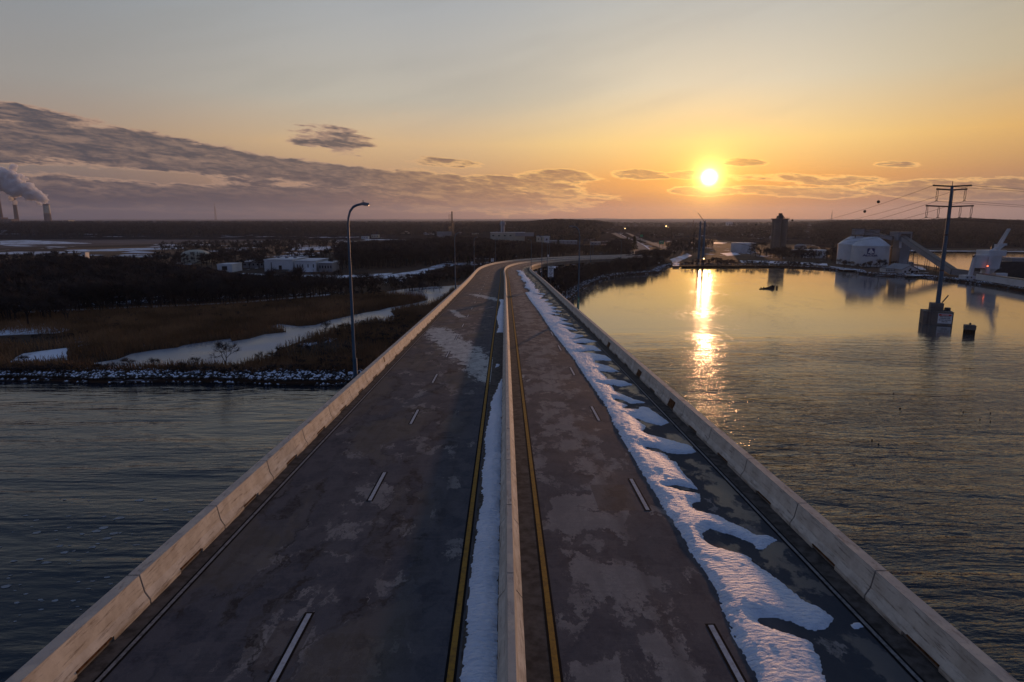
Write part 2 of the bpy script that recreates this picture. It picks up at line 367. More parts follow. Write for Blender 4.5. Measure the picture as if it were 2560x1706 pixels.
def m_asphalt(T, p):
    uv = T.new('ShaderNodeUVMap').outputs[0]; s = T.sep(uv); u, v = s[0], s[1]
    P = T.comb(u, v, 0)
    fine = T.noise(P, 9.0, 8, .75)
    big = T.noise(T.mapping(P, (1, .55, 1)), .22, 5, .6, .4)
    c = T.mix(T.maprange(big, .35, .65), (.062, .067, .083), (.092, .091, .101))
    c = T.mix(T.m('MULTIPLY', T.maprange(fine, .3, .75), .5), c, (.034, .033, .039))
    # wind-blown frost and salt blotches, feathery downwind edges
    warp = T.noise(T.mapping(P, (1, .6, 1)), 1.6, 5, .65, 0.0, 1)
    warp2 = T.noise(T.mapping(P, (1, .7, 1)), 7.0, 3, .6, 0.0, 1)
    Pw = T.vm('ADD', T.vm('ADD', P, T.vm('MULTIPLY', T.vm('SUBTRACT', warp, (.5, .5, .5)), (1.1, 2.0, 0))), T.vm('MULTIPLY', T.vm('SUBTRACT', warp2, (.5, .5, .5)), (.28, .6, 0)))
    b1 = T.noise(T.mapping(Pw, (1, .66, 1), loc=(3, 7, 0)), .62, 7, .62, .35)
    b2 = T.noise(T.mapping(Pw, (1, .5, 1), loc=(31, 17, 0)), 1.5, 6, .66, .3)
    lane = T.maprange(T.m('ABSOLUTE', T.m('SUBTRACT', u, 2.9)), 0.4, 2.9, .075, -.03)       # more of it in the inner right lane
    lane2 = T.maprange(T.m('ABSOLUTE', T.m('ADD', u, 4.6)), 0.5, 4.0, .02, -.03)
    k = T.m('ADD', T.m('ADD', T.m('MULTIPLY', b1, .6), T.m('MULTIPLY', b2, .35)), T.m('MAXIMUM', lane, lane2))
    fr = T.maprange(k, .528, .556)
    soft = T.maprange(k, .45, .60)
    c = T.mix(T.m('MULTIPLY', soft, .55), c, (.116, .106, .104))
    c = T.mix(T.m('MULTIPLY', fr, T.maprange(fine, .2, .8, .55, .95)), c, (.29, .262, .238))
    # damp stains on the left carriageway
    st = T.noise(T.mapping(Pw, (1, .45, 1), loc=(-9, 4, 0)), .36, 4, .5, .5)
    edge = T.m('MULTIPLY', T.maprange(T.m('ABSOLUTE', T.m('SUBTRACT', st, .52)), .0, .022, 1, 0), T.maprange(u, -1.5, -3, 0, 1))
    c = T.mix(T.m('MULTIPLY', edge, .8), c, (.026, .021, .017))
    c = T.mix(T.m('MULTIPLY', T.maprange(st, .52, .60), T.maprange(u, -1.5, -3, 0, .8)), c, (.118, .100, .078))
    # wheel-worn bands and expansion joints
    wt = T.noise(T.mapping(P, (2.2, .012, 1)), 1.0, 3, .5)
    c = T.mix(T.m('MULTIPLY', T.maprange(wt, .5, .7), .35), c, (.045, .043, .048))
    rk = T.noise(T.mapping(P, (.5, 7, 1)), 1.0, 4, .6); c = T.mix(T.m('MULTIPLY', T.maprange(rk, .5, .72), .35), c, (.14, .125, .12))
    for wu in (-7.6, -5.9, -3.9, -2.1, 2.0, 3.9, 5.9):
        c = T.mix(T.m('MULTIPLY', T.maprange(T.m('ABSOLUTE', T.m('SUBTRACT', u, wu)), .15, .5, .22, 0), T.maprange(big, .3, .6)), c, (.040, .038, .044))
    # drifted snow dust across the left carriageway
    def streak(u0, v0, u1, v1, w):
        dx, dy = u1 - u0, v1 - v0; Ln = math.hypot(dx, dy)
        du = T.m('SUBTRACT', T.sep(Pw)[0], u0); dv = T.m('SUBTRACT', T.sep(Pw)[1], v0)
        al = T.m('DIVIDE', T.m('ADD', T.m('MULTIPLY', du, dx / Ln), T.m('MULTIPLY', dv, dy / Ln)), Ln)
        pe = T.m('ABSOLUTE', T.m('SUBTRACT', T.m('MULTIPLY', du, dy / Ln), T.m('MULTIPLY', dv, dx / Ln)))
        return T.m('MULTIPLY', T.maprange(pe, w * .1, w, 1, 0), T.m('MULTIPLY', T.maprange(al, -.05, .12), T.maprange(al, 1.0, 1.08, 1, 0)))
    sk = T.m('MAXIMUM', streak(-8.4, 72, -.3, 43, 2.7), T.m('MAXIMUM', streak(-6.3, 122, -.3, 106, 1.6), streak(-7.8, 92, -5.6, 82, .8)))
    lace = T.noise(T.mapping(Pw, (1.6, .7, 1)), 1.25, 6, .66, .6)
    c = T.mix(T.m('MULTIPLY', T.maprange(T.m('ADD', T.m('MULTIPLY', lace, 1.0), T.m('MULTIPLY', sk, .24)), .58, .65), T.maprange(sk, 0.02, .2)), c, (.52, .50, .45))
    # square repair patches
    for (pu, pv, w, h) in ((-5.05, 13.2, .42, .9), (-2.9, 21.0, .35, .7), (3.9, 21.8, .65, 1.2), (-6.9, 34.5, .5, 1.0), (-2.2, 33.6, .3, .5)):
        q = T.m('MULTIPLY', T.maprange(T.m('ABSOLUTE', T.m('SUBTRACT', u, pu)), w, w + .03, 1, 0), T.maprange(T.m('ABSOLUTE', T.m('SUBTRACT', v, pv)), h, h + .04, 1, 0))
        c = T.mix(T.m('MULTIPLY', q, .7), c, (.085, .070, .064))
    mo = T.noise(T.mapping(Pw, (1.2, .8, 1), loc=(50, 3, 0)), 1.1, 7, .68, .4); c = T.mix(T.m('MULTIPLY', T.maprange(mo, .42, .58), .42), c, (.135, .125, .125)); c = T.mix(T.m('MULTIPLY', T.maprange(mo, .44, .30), .55), c, (.034, .034, .040))
    gr = T.noise(P, 34, 2, .7); c = T.mix(T.m('MULTIPLY', T.maprange(gr, .5, .75), .35), c, (.02, .02, .024)); c = T.mix(T.m('MULTIPLY', T.maprange(gr, .36, .2), .3), c, (.22, .21, .20))
    wet_sheen = T.m('MULTIPLY', T.maprange(T.m('ADD', u, T.m('MULTIPLY', big, 1.2)), 6.9, 7.5), T.m('SUBTRACT', 1.0, fr))
    c = T.mix(T.m('MULTIPLY', wet_sheen, .8), c, (.030, .040, .054))  # damp shoulder, with a bluish sky reflection painted into its colour
    pud = T.m('MULTIPLY', wet_sheen, T.maprange(T.noise(T.mapping(Pw, (1, .6, 1), loc=(8, 8, 0)), .9, 4, .55), .50, .56))
    T.put(p.inputs['Base Color'], c)
    T.put(p.inputs['Roughness'], T.m('SUBTRACT', T.maprange(big, .3, .7, .8, .95), T.m('ADD', T.m('MULTIPLY', wet_sheen, .12), T.m('MULTIPLY', pud, .36)))); T.put(p.inputs['Specular IOR Level'], T.m('ADD', .06, T.m('ADD', T.m('MULTIPLY', wet_sheen, .05), T.m('MULTIPLY', pud, .22))))
    bump(T, p, T.m('ADD', T.noise(P, 60, 3, .8), T.m('MULTIPLY', fr, .4)), .35, .012)
M['asphalt'] = material('asphalt', m_asphalt)
def m_line(c, d):
    def f(T, p):
        g = T.new('ShaderNodeNewGeometry').outputs['Position']
        n = T.noise(g, 7, 7, .7)
        T.put(p.inputs['Base Color'], T.mix(T.maprange(n, .42, .66), c, d)); p.inputs['Roughness'].default_value = .85; p.inputs['Specular IOR Level'].default_value = .1
    return f
M['yellow'] = material('yellow_road_paint', m_line((.36, .19, .035), (.22, .12, .035)))
M['whitel'] = material('white_road_paint', m_line((.42, .43, .45), (.30, .29, .29)))
M['seal'] = plain('black_sealant', (.008, .008, .009), .95, .2, 2)

def m_snow(T, p):
    g = T.new('ShaderNodeNewGeometry').outputs['Position']
    n = T.noise(g, .8, 5, .6)
    T.put(p.inputs['Base Color'], T.mix(T.maprange(n, .3, .75), (.60, .68, .80), (.74, .79, .88))); p.inputs['Roughness'].default_value = .6
    vo = T.new('ShaderNodeTexVoronoi', feature='SMOOTH_F1'); T.put(vo.inputs['Vector'], T.mapping(g, (1.0, 1.9, 1))); vo.inputs['Scale'].default_value = 5.5
    h = T.m('ADD', T.m('ADD', T.m('MULTIPLY', vo.outputs['Distance'], .55), T.m('MULTIPLY', T.noise(T.mapping(g, (1.0, 2.4, 1)), 4.2, 5, .6, .6), .6)), T.m('MULTIPLY', T.noise(g, 22, 3, .6), .25))
    bump(T, p, h, 1.0, .14)
M['snow'] = material('crusted_snow', m_snow)
def m_farsnow(T, p):
    g = T.new('ShaderNodeNewGeometry').outputs['Position']
    n = T.noise(T.mapping(g, (.12, .04, 1)), 1, 7, .7)
    T.put(p.inputs['Base Color'], T.mix(T.maprange(n, .45, .62), (.68, .72, .80), (.16, .13, .11))); p.inputs['Roughness'].default_value = .7
M['fsnow'] = material('patchy_snow', m_farsnow)

def m_water(T, p):
    g = T.new('ShaderNodeNewGeometry').outputs['Position']; s = T.sep(g); x, y = s[0], s[1]
    # a thin skin of new ice lies over the cove beyond the ripples
    en = T.noise(T.mapping(g, (.012, .012, 1)), 1, 3, .5)
    ye = T.m('ADD', y, T.m('MULTIPLY', T.m('SUBTRACT', en, .5), 50))
    rip = T.maprange(ye, 100, 190, 1, 0)
    A1 = T.noise(T.mapping(g, (.30, 1.25, 1), rot=(0, 0, R(24))), .46, 5, .58, .5)
    A2 = T.noise(T.mapping(g, (.45, 1.2, 1), rot=(0, 0, R(-14))), 1.25, 3, .5, .2)
    A3 = T.noise(T.mapping(g, (.10, .42, 1), rot=(0, 0, R(30))), .5, 3, .5, .2)
    nearf = T.m('MULTIPLY', T.maprange(y, 30, 105, 1.15, 1.25), T.maprange(x, -40, 10, .28, 1))
    hh = T.m('MULTIPLY', T.m('ADD', T.m('ADD', T.m('MULTIPLY', A1, .30), T.m('MULTIPLY', A2, .15)), T.m('MULTIPLY', A3, .32)), T.m('MULTIPLY', rip, nearf))
    A4 = T.noise(T.mapping(g, (.02, .17, 1), rot=(0, 0, R(17))), 1.0, 3, .55, .6)
    hh = T.m('ADD', hh, T.m('MULTIPLY', T.m('MULTIPLY', A4, rip), T.maprange(x, -40, 10, .40, .2)))
    lanes = T.maprange(T.noise(T.mapping(g, (.016, .045, 1), rot=(0, 0, R(12))), 1.0, 4, .6, .8), .36, .62, .6, 1.12)
    hh = T.m('MULTIPLY', hh, lanes)
    calm = T.m('MULTIPLY', T.noise(T.mapping(g, (.35, .9, 1)), .8, 3, .5), .016)
    bump(T, p, T.m('ADD', hh, calm), 1.0, 1.0)
    ice = T.m('SUBTRACT', 1.0, rip)
    # refrozen cracks and slush wisps
    cr = T.noise(T.mapping(g, (.11, .035, 1)), 1, 8, .72, 1.2)
    crk = T.maprange(T.m('ABSOLUTE', T.m('SUBTRACT', cr, .5)), 0, .006, 1, 0)
    msk = T.maprange(T.noise(T.mapping(g, (.02, .02, 1)), 1, 3, .5), .46, .62)
    wv = T.m('MULTIPLY', T.m('MULTIPLY', crk, msk), T.maprange(ye, 120, 150))
    c = T.mix(T.m('MULTIPLY', ice, T.maprange(x, 0, 25)), (.011, .016, .024), (.09, .085, .08)); c = T.mix(wv, c, (.13, .10, .09))
    T.put(p.inputs['Base Color'], c)
    T.put(p.inputs['Roughness'], T.m('ADD', T.m('ADD', .016, T.m('MULTIPLY', ice, .06)), T.m('MULTIPLY', wv, .4)))
    T.put(p.inputs['IOR'], T.m('ADD', 1.33, T.m('MULTIPLY', ice, .14)))
M['water'] = material('brackish_water', m_water)
def m_ice(T, p):
    g = T.new('ShaderNodeNewGeometry').outputs['Position']
    n = T.noise(T.mapping(g, (.05, .05, 1)), 1, 5, .6)
    T.put(p.inputs['Base Color'], T.mix(T.maprange(n, .35, .7), (.15, .18, .23), (.30, .34, .40))); T.put(p.inputs['Roughness'], T.maprange(n, .3, .7, .22, .45)); p.inputs['IOR'].default_value = 1.31
M['ice'] = material('creek_ice', m_ice)

def m_ground(T, p):
    g = T.new('ShaderNodeNewGeometry').outputs['Position']; y = T.sep(g)[1]
    n = T.noise(T.mapping(g, (.010, .006, 1)), 1, 6, .6, .3); n2 = T.noise(T.mapping(g, (.06, .03, 1)), 1, 7, .7)
    c = T.mix(T.maprange(n, .4, .6), (.030, .023, .018), (.085, .052, .034))
    c = T.mix(T.m('MULTIPLY', T.maprange(n2, .5, .7), .7), c, (.018, .015, .014))
    far = T.maprange(y, 300, 1200, 0, .035)
    sn = T.m('ADD', T.m('MULTIPLY', n2, .6), T.m('MULTIPLY', T.noise(T.mapping(g, (.02, .006, 1), loc=(5, 5, 0)), 1, 5, .6), .4))
    c = T.mix(T.maprange(T.m('ADD', sn, far), .575, .61), c, (.62, .67, .76))
    T.put(p.inputs['Base Color'], c); p.inputs['Roughness'].default_value = .95; p.inputs['Specular IOR Level'].default_value = .1
M['ground'] = material('winter_ground', m_ground)
def m_hill(T, p):
    g = T.new('ShaderNodeNewGeometry').outputs['Position']
    n = T.noise(T.mapping(g, (.004, .002, 1)), 1, 6, .6); n2 = T.noise(T.mapping(g, (.05, .02, 1)), 1, 6, .7)
    c = T.mix(T.maprange(n2, .3, .7), (.022, .016, .016), (.050, .036, .032))
    c = T.mix(T.maprange(T.m('ADD', T.m('MULTIPLY', n, .6), T.m('MULTIPLY', n2, .4)), .565, .61), c, (.50, .53, .60))
    T.put(p.inputs['Base Color'], c); p.inputs['Roughness'].default_value = 1; p.inputs['Specular IOR Level'].default_value = 0
M['hill'] = material('wooded_hill', m_hill)
M['reed'] = plain('dry_reed', (.30, .17, .085), .9, .6, .06)
def m_rock(T, p):
    ge = T.new('ShaderNodeNewGeometry'); n = T.noise(ge.outputs['Position'], .9, 5, .6)
    up = T.sep(ge.outputs['Normal'])[2]
    c = T.mix(T.maprange(n, .3, .7), (.03, .028, .028), (.09, .085, .08))
    c = T.mix(T.maprange(T.m('ADD', up, T.m('MULTIPLY', T.m('SUBTRACT', n, .5), 3.4)), .74, .9), c, (.70, .75, .84))
    T.put(p.inputs['Base Color'], c); p.inputs['Roughness'].default_value = .85
M['rock'] = material('snow_dusted_riprap', m_rock)
def m_emit(name, c, k):
    m_ = bpy.data.materials.new(name); m_.use_nodes = True; T = NT(m_.node_tree); m_.node_tree.nodes.clear()
    e = T.new('ShaderNodeEmission'); e.inputs[0].default_value = c + (1,); e.inputs[1].default_value = k
    o = T.new('ShaderNodeOutputMaterial'); T.L.new(e.outputs[0], o.inputs[0]); return m_
M['lit'] = m_emit('lamp_or_glint_glow', (1, .62, .25), 9.0)
M['lit_r'] = m_emit('red_beacon', (1, .15, .05), 6.0)

# ------------------------------------------------------------------ water and ground
X = 14500.0
w_ = MB().add([(-X, -3000, 0), (X, -3000, 0), (X, X, 0), (-X, X, 0)], [(0, 1, 2, 3)]).build('water', M['water']); tag(w_, kind='structure')

shoreA = [at(-2200, 952), at(-900, 955), at(0, 953), at(150, 955), at(310, 958), at(520, 956), at(700, 962), at(850, 964), at(1010, 965)]
shoreB = [at(1421, 751), at(1451, 728), at(1481, 710), at(1524, 696), at(1562, 689), at(1606, 686), at(1646, 683), at(1656, 675), at(1673, 666.5), at(1720, 665), at(1790, 664.5), at(1860, 667), at(1950, 668), at(2030, 672), at(2080, 676), at(2140, 679), at(2148, 685), at(2200, 691), at(2290, 692), at(2330, 697), at(2400, 706), at(2480, 717), at(2560, 730), at(2700, 756)]
backP = [at(2700, 722), at(2560, 701), at(2470, 691), at(2390, 679), at(2330, 671), at(2283, 662), at(2215, 654), at(2140, 649), at(2098, 646), at(2066, 642), at(2066, 631)]
farS = [at(2200, 629), at(2300, 629), at(2420, 631), at(2560, 634), at(2800, 640), at(3600, 646)]
def land(poly, z, name, mat):
    b = [Vector((p[0], p[1], z)) for p in poly]; n = len(b)
    V = b + [Vector((p.x, p.y, -1.5)) for p in b]
    Fs = [tuple(t) for t in tessellate_polygon([b])] + [(i, (i + 1) % n, (i + 1) % n + n, i + n) for i in range(n)]
    return MB().add(V, Fs).build(name, mat)
def jag(pts, amp=1.2, step=6.0):
    out = []
    for a, b in zip(pts[:-1], pts[1:]):
        n = max(1, min(60, int((b - a).length / step)))
        for i in range(n):
            q = a.lerp(b, i / n); w = mnoise.noise(q * .11) * amp
            out.append(Vector((q.x + w * .6, q.y + w, 0)))
    return out + [pts[-1]]
main = jag(shoreA + [Vector((-12, 128, 0)), Vector((0, 180, 0)), Vector((10, 228, 0))] + shoreB) + jag(backP + farS) + [Vector((14000, 5000, 0)), Vector((14000, 14000, 0)), Vector((-14000, 14000, 0)), Vector((-14000, 3000, 0)), Vector((-2500, 300, 0))]
gnd = land(main, 1.0, 'ground', M['ground']); tag(gnd, kind='structure')

def inpoly(P, poly):
    P = np.asarray(P, float); poly = np.asarray([(p[0], p[1]) for p in poly], float)
    x, y = P[:, 0], P[:, 1]; ins = np.zeros(len(P), bool); j = len(poly) - 1
    for i in range(len(poly)):
        xi, yi, xj, yj = *poly[i], *poly[j]
        c = (yi > y) != (yj > y)
        with np.errstate(divide='ignore', invalid='ignore'): ins ^= c & (x < (xj - xi) * (y - yi) / (yj - yi + 1e-12) + xi)
        j = i
    return ins
def pxpoly(pts, z=1.0, k=1.0): return [at(a * k, b * k, z) for a, b in pts]
def drop(poly_px, n, z=1.0, k=1.0, seed=0, uniform_px=False):
    """n random ground points inside a region"""
    g = np.random.default_rng(seed); W_ = pxpoly(poly_px, z, k); a = np.array([(p.x, p.y) for p in W_]); lo, hi = a.min(0), a.max(0); out = np.zeros((0, 2))
    if uniform_px:
        b = np.array(poly_px, float) * k; lo, hi = b.min(0), b.max(0)
        while len(out) < n:
            q = g.uniform(lo, hi, (n * 2, 2)); out = np.vstack([out, q[inpoly(q, b)]])
        return np.array([tuple(at(x, y, z)) for x, y in out[:n]])[:, :2]
    for _ in range(400):
        q = g.uniform(lo, hi, (n * 2 + 50, 2)); out = np.vstack([out, q[inpoly(q, W_)]])
        if len(out) >= n: break
    return out[:n]

# frozen creek winding through the marsh
creek_up = [(234, 908), (294, 899), (321, 886.5), (378, 877), (446, 869), (462, 863), (517, 855), (577, 847), (579, 854), (600, 851), (625, 847), (663, 836), (716, 831), (705, 823), (671, 818.6), (697, 810.5), (750, 816), (790, 813), (826, 801), (861, 793), (913, 782), (948, 776.5), (973, 769.7), (1035, 759), (1070, 750.6), (1055, 741), (1008, 738), (960, 736), (970, 729), (1020, 722), (1080, 717), (1125, 715), (1160, 712)]
creek_lo = [(1150, 726), (1130, 727), (1118, 740), (1085, 757), (1073, 763), (1024, 768), (997, 774), (975, 779), (992, 793), (981, 803), (953.6, 806), (935, 803), (921, 809), (845, 825), (828, 831), (769, 847), (731, 861), (690, 877), (688, 895), (631, 906), (600, 920), (530, 919), (462, 919), (381, 922), (299, 927), (245, 925)]
pond = [(22, 905), (60, 884), (118, 876), (160, 871), (168, 872), (170, 900), (120, 908), (60, 914), (30, 912)]
ICE = [pxpoly(creek_up + creek_lo, 1.05), pxpoly(pond, 1.05)]
o = MB().sheet([Vector((p.x, p.y, 1.05)) for p in jag(ICE[0] + [ICE[0][0]], .9, 3)[:-1]]).build('creek', M['ice'], fix=False); tag(o, kind='structure')
o = MB().sheet([Vector((p.x, p.y, 1.05)) for p in jag(ICE[1] + [ICE[1][0]], .6, 2)[:-1]]).build('creek', M['fsnow'], fix=False); tag(o, kind='structure')

# snow-covered paths, verges and fields
snows = [
    [(0, 745), (60, 740), (115, 742), (105, 752), (140, 758), (190, 755), (120, 768), (40, 770), (0, 772)],                       # disp px
    [(60, 716.), (300, 706), (560, 694), (760, 676), (760, 679), (560, 697), (300, 709.5), (60, 720)],
    [(0, 718), (50, 722), (55, 740), (0, 745)],
    [(845, 640), (900, 631), (960, 622), (1015, 606), (1075, 602), (1130, 603), (1115, 609), (1040, 611), (985, 622), (1000, 626), (930, 641), (870, 645)],
    [(560, 628), (640, 632), (800, 633), (900, 628), (900, 632), (800, 640), (640, 640), (520, 636)],
    [(0, 554), (60, 552), (150, 556), (215, 560), (120, 561.5), (0, 563)],
    [(480, 548), (600, 541), (760, 540.5), (905, 541), (840, 546), (640, 549), (520, 551)],
    [(150, 575), (420, 568), (430, 571), (300, 577), (160, 579)], [(660, 570), (760, 567), (765, 575), (670, 576)],
    [(0, 580), (120, 578), (200, 581), (90, 584), (0, 585)],
    [(1535, 598), (1580, 583), (1590, 588), (1555, 604), (1530, 607)], [(1548, 604), (1562, 605), (1560, 612), (1545, 612)],
    [(1655, 583), (1690, 580), (1702, 586), (1670, 589)], [(1700, 599), (1790, 601), (1900, 606), (1902, 611), (1800, 607), (1700, 604)],
    [(1640, 557), (1672, 558), (1660, 561), (1640, 561)], [(1570, 556), (1590, 556), (1590, 559), (1574, 559)],
    [(1905, 612), (1960, 618), (1990, 622), (1930, 620)], [(2050, 606), (2120, 614), (2130, 622), (2080, 618)],
    [(1960, 575), (2240, 577), (2353, 578), (2353, 579.5), (2240, 578.5), (1960, 577)],
    [(2080, 631), (2140, 634), (2080, 634.5)], [(2300, 640), (2353, 648), (2353, 652), (2290, 644)],
]
gs = random.Random(12)
for k in range(58):
    x0 = gs.uniform(0, 740) if k < 40 else gs.uniform(740, 1120); y0 = gs.uniform(562, 632) if k < 40 else gs.uniform(544, 560); wd = gs.uniform(25, 110); hh_ = gs.uniform(.7, 2.0); sl2 = gs.uniform(-.03, .02)
    snows.append([(x0, y0), (x0 + wd * .3, y0 - hh_ + sl2 * wd * .3), (x0 + wd * .7, y0 - hh_ * .6 + sl2 * wd * .7), (x0 + wd, y0 + sl2 * wd), (x0 + wd * .6, y0 + hh_ * .7 + sl2 * wd * .6), (x0 + wd * .2, y0 + hh_ * .6)])
for i, p in enumerate(snows):
    ring = jag([Vector((q.x, q.y, 0)) for q in pxpoly(p + [p[0]], 1.0, D)], 2.2, 4)[:-1]
    o = MB().sheet([Vector((q.x, q.y, 1.06 + .004 * i)) for q in ring]).build('snow', M['fsnow'], fix=False); tag(o, kind='stuff')

# pale dredge field and russet fields beyond the wood
def field(pts, c, name='ground', z=1.03):
    m_ = plain('field_' + str(len(bpy.data.materials)), c, .95, .45, .01)
    o = MB().sheet([Vector((q.x, q.y, z)) for q in pxpoly(pts, z, D)]).build(name, m_, fix=False); tag(o, kind='structure')
field([(-300, 552), (0, 541), (400, 539), (850, 536), (860, 543), (600, 552), (330, 562), (0, 571), (-300, 580)], (.17, .125, .115))
field([(150, 570), (700, 562), (860, 568), (790, 578), (500, 590), (200, 588)], (.21, .12, .065), z=1.04)
field([(0, 592), (180, 588), (420, 590), (620, 600), (760, 604), (620, 612), (300, 606), (0, 604)], (.17, .10, .055), z=1.045)
field([(1700, 592), (1790, 594), (1960, 603), (1990, 614), (1900, 611), (1560, 612), (1600, 592)], (.07, .05, .034))
field([(1600, 548), (1640, 550), (1800, 560), (1880, 570), (1780, 575), (1600, 562)], (.10, .065, .04))

# ------------------------------------------------------------------ hills beyond the cove
AZK = [-60, -38, -20, -6, 2, 4.5, 8, 10.5, 13, 17, 22, 25.5, 27, 32, 35.5, 38.5, 60]
YK = [620, 700, 800, 1000, 1250, 1500, 2000, 3000, 5000, 9000, 13500]
HT = np.array([
    [0, 0, 0, 0, 2, 9, 17, 22, 27, 44, 74], [0, 0, 0, 0, 2, 9, 17, 22, 27, 44, 74], [0, 0, 0, 0, 2, 8, 16, 22, 27, 46, 80], [0, 0, 0, 0, 3, 9, 14, 20, 26, 48, 84],
    [0, 0, 0, 2, 8, 16, 20, 22, 26, 52, 88], [0, 0, 0, 4, 14, 23, 26, 24, 28, 58, 95], [0, 0, 0, 4, 13, 20, 22, 22, 28, 60, 96], [0, 0, 0, 2, 5, 7, 10, 14, 26, 55, 92],
    [0, 0, 0, 1, 3, 6, 9, 14, 26, 52, 90], [0, 0, 0, 0, 1, 3, 6, 12, 24, 50, 88], [0, 0, 0, 2, 5, 9, 12, 16, 26, 50, 84], [0, 0, 0, 3, 9, 14, 18, 22, 28, 50, 80],
    [0, 0, 3, 8, 15, 20, 24, 26, 32, 50, 80], [0, 0, 4, 9, 17, 22, 26, 29, 34, 50, 78], [0, 0, 4, 9, 18, 29, 30, 30, 34, 48, 74], [0, 0, 4, 9, 16, 22, 25, 28, 32, 46, 70], [0, 0, 4, 9, 16, 20, 24, 28, 32, 46, 70]], float)
def hill_h(az, y):
    az = np.asarray(az, float); y = np.asarray(y, float)
    ai = np.interp(az, AZK, np.arange(len(AZK))); yi = np.interp(y, YK, np.arange(len(YK)))
    a0 = np.clip(ai.astype(int), 0, len(AZK) - 2); y0 = np.clip(yi.astype(int), 0, len(YK) - 2); fa = ai - a0; fy = yi - y0
    return (HT[a0, y0] * (1 - fa) * (1 - fy) + HT[a0 + 1, y0] * fa * (1 - fy) + HT[a0, y0 + 1] * (1 - fa) * fy + HT[a0 + 1, y0 + 1] * fa * fy)
def gz(x, y):
    """ground height under a world point"""
    return np.maximum(1.0, hill_h(np.degrees(np.arctan2(x, y)), y) + .4)
ya = np.concatenate([np.arange(640, 2000, 14), np.arange(2000, 5000, 60), np.arange(5000, 13800, 250)])
aa = np.arange(-56, 56, .22)
A_, Y_ = np.meshgrid(aa, ya); Xw = np.tan(np.radians(A_)) * Y_
Hh = hill_h(A_, Y_)
nz = np.array([mnoise.noise(Vector((x * .012, y * .006, 0))) * 2.2 + mnoise.noise(Vector((x * .06, y * .03, 4))) * 1.6 + mnoise.noise(Vector((x * .0014, y * .0007, 9))) * 7 * min(1, y / 4000) for x, y in zip(Xw.ravel(), Y_.ravel())]).reshape(Xw.shape)
Zz = np.where(Hh > .5, Hh + nz * np.clip(Hh / 8, 0, 1.6), .2) + .4
nr, nc = Xw.shape
I = np.arange(nr * nc).reshape(nr, nc)
Q = np.stack([I[:-1, :-1], I[:-1, 1:], I[1:, 1:], I[1:, :-1]], -1).reshape(-1, 4)
o = link_mesh('hills', np.stack([Xw, Y_, Zz], -1).reshape(-1, 3), Q, M['hill'], smooth=True); tag(o, kind='structure')

# ------------------------------------------------------------------ the bridge road
def strip(u0, u1, s0, s1, h, name, mat, ds=2.0, parent=None, uvs=True):
    ss = np.append(np.arange(s0, s1, ds), s1); a = road(ss, u0, h); b = road(ss, u1, h); n = len(ss)
    V = np.concatenate([a, b]); Fs = np.array([(i, n + i, n + i + 1, i + 1) for i in range(n - 1)])
    uv = np.concatenate([np.stack([np.full(n, u0), ss], -1), np.stack([np.full(n, u1), ss], -1)])
    return link_mesh(name, V, Fs, mat, parent, uv=uv)
def merge_strips(items, name, mat):
    V = []; Fs = []; k = 0
    for u0, u1, s0, s1, h in items:
        ss = np.append(np.arange(s0, s1, 1.5), s1); n = len(ss)
        V += [road(ss, u0, h), road(ss, u1, h)]; Fs += [(k + i, k + n + i, k + n + i + 1, k + i + 1) for i in range(n - 1)]; k += 2 * n
    return link_mesh(name, np.concatenate(V), np.array(Fs), mat)
S0, S1 = -12.0, 600.0
o = strip(-9.03, 9.3, S0, S1, 0.0, 'road', M['asphalt']); tag(o, kind='structure')
TL = -9.03; TR = 9.25
o = merge_strips([(TL - .05, -8.64, S0, S1, .004), (8.74, TR + .05, S0, S1, .004), (.30, .96, S0, S1, .004), (-.99, -.05, S0, S1, .004)], 'road_gutter', M['gutter']); tag(o, kind='structure')
tops_l = [14.4 + 10.05 * k for k in range(-1, 44)]
tops_r = [3.2, 13.8, 23.6, 35.1, 47.1, 58.0, 67.5] + [77.6 + 10.2 * k for k in range(38)]
lines = [('y', -1.17, .135, S0, S1), ('y', 1.08, .135, S0, S1), ('e', -8.53, .09, S0, S1), ('e', 8.66, .09, S0, S1)]
lines += [('w', -4.86, .125, t - 2.9, t) for t in tops_l] + [('w', 4.92, .125, t - 3.0, t) for t in tops_r]
o = merge_strips([(u - w / 2 - .06, u + w / 2 + .06, a - .06, b + .06, .008) for c, u, w, a, b in lines], 'road_line_sealant', M['seal']); tag(o, kind='structure')
o = merge_strips([(u - w / 2, u + w / 2, a, b, .012) for c, u, w, a, b in lines if c == 'y'], 'road_markings', M['yellow']); tag(o, kind='structure')
M['edgel'] = material('worn_edge_paint', m_line((.24, .23, .225), (.12, .115, .11)))
o = merge_strips([(u - w / 2, u + w / 2, a, b, .012) for c, u, w, a, b in lines if c == 'e'], 'road_markings', M['edgel']); tag(o, kind='structure')
o = merge_strips([(u - w / 2, u + w / 2, a, b, .012) for c, u, w, a, b in lines if c == 'w'], 'road_markings', M['whitel']); tag(o, kind='structure')

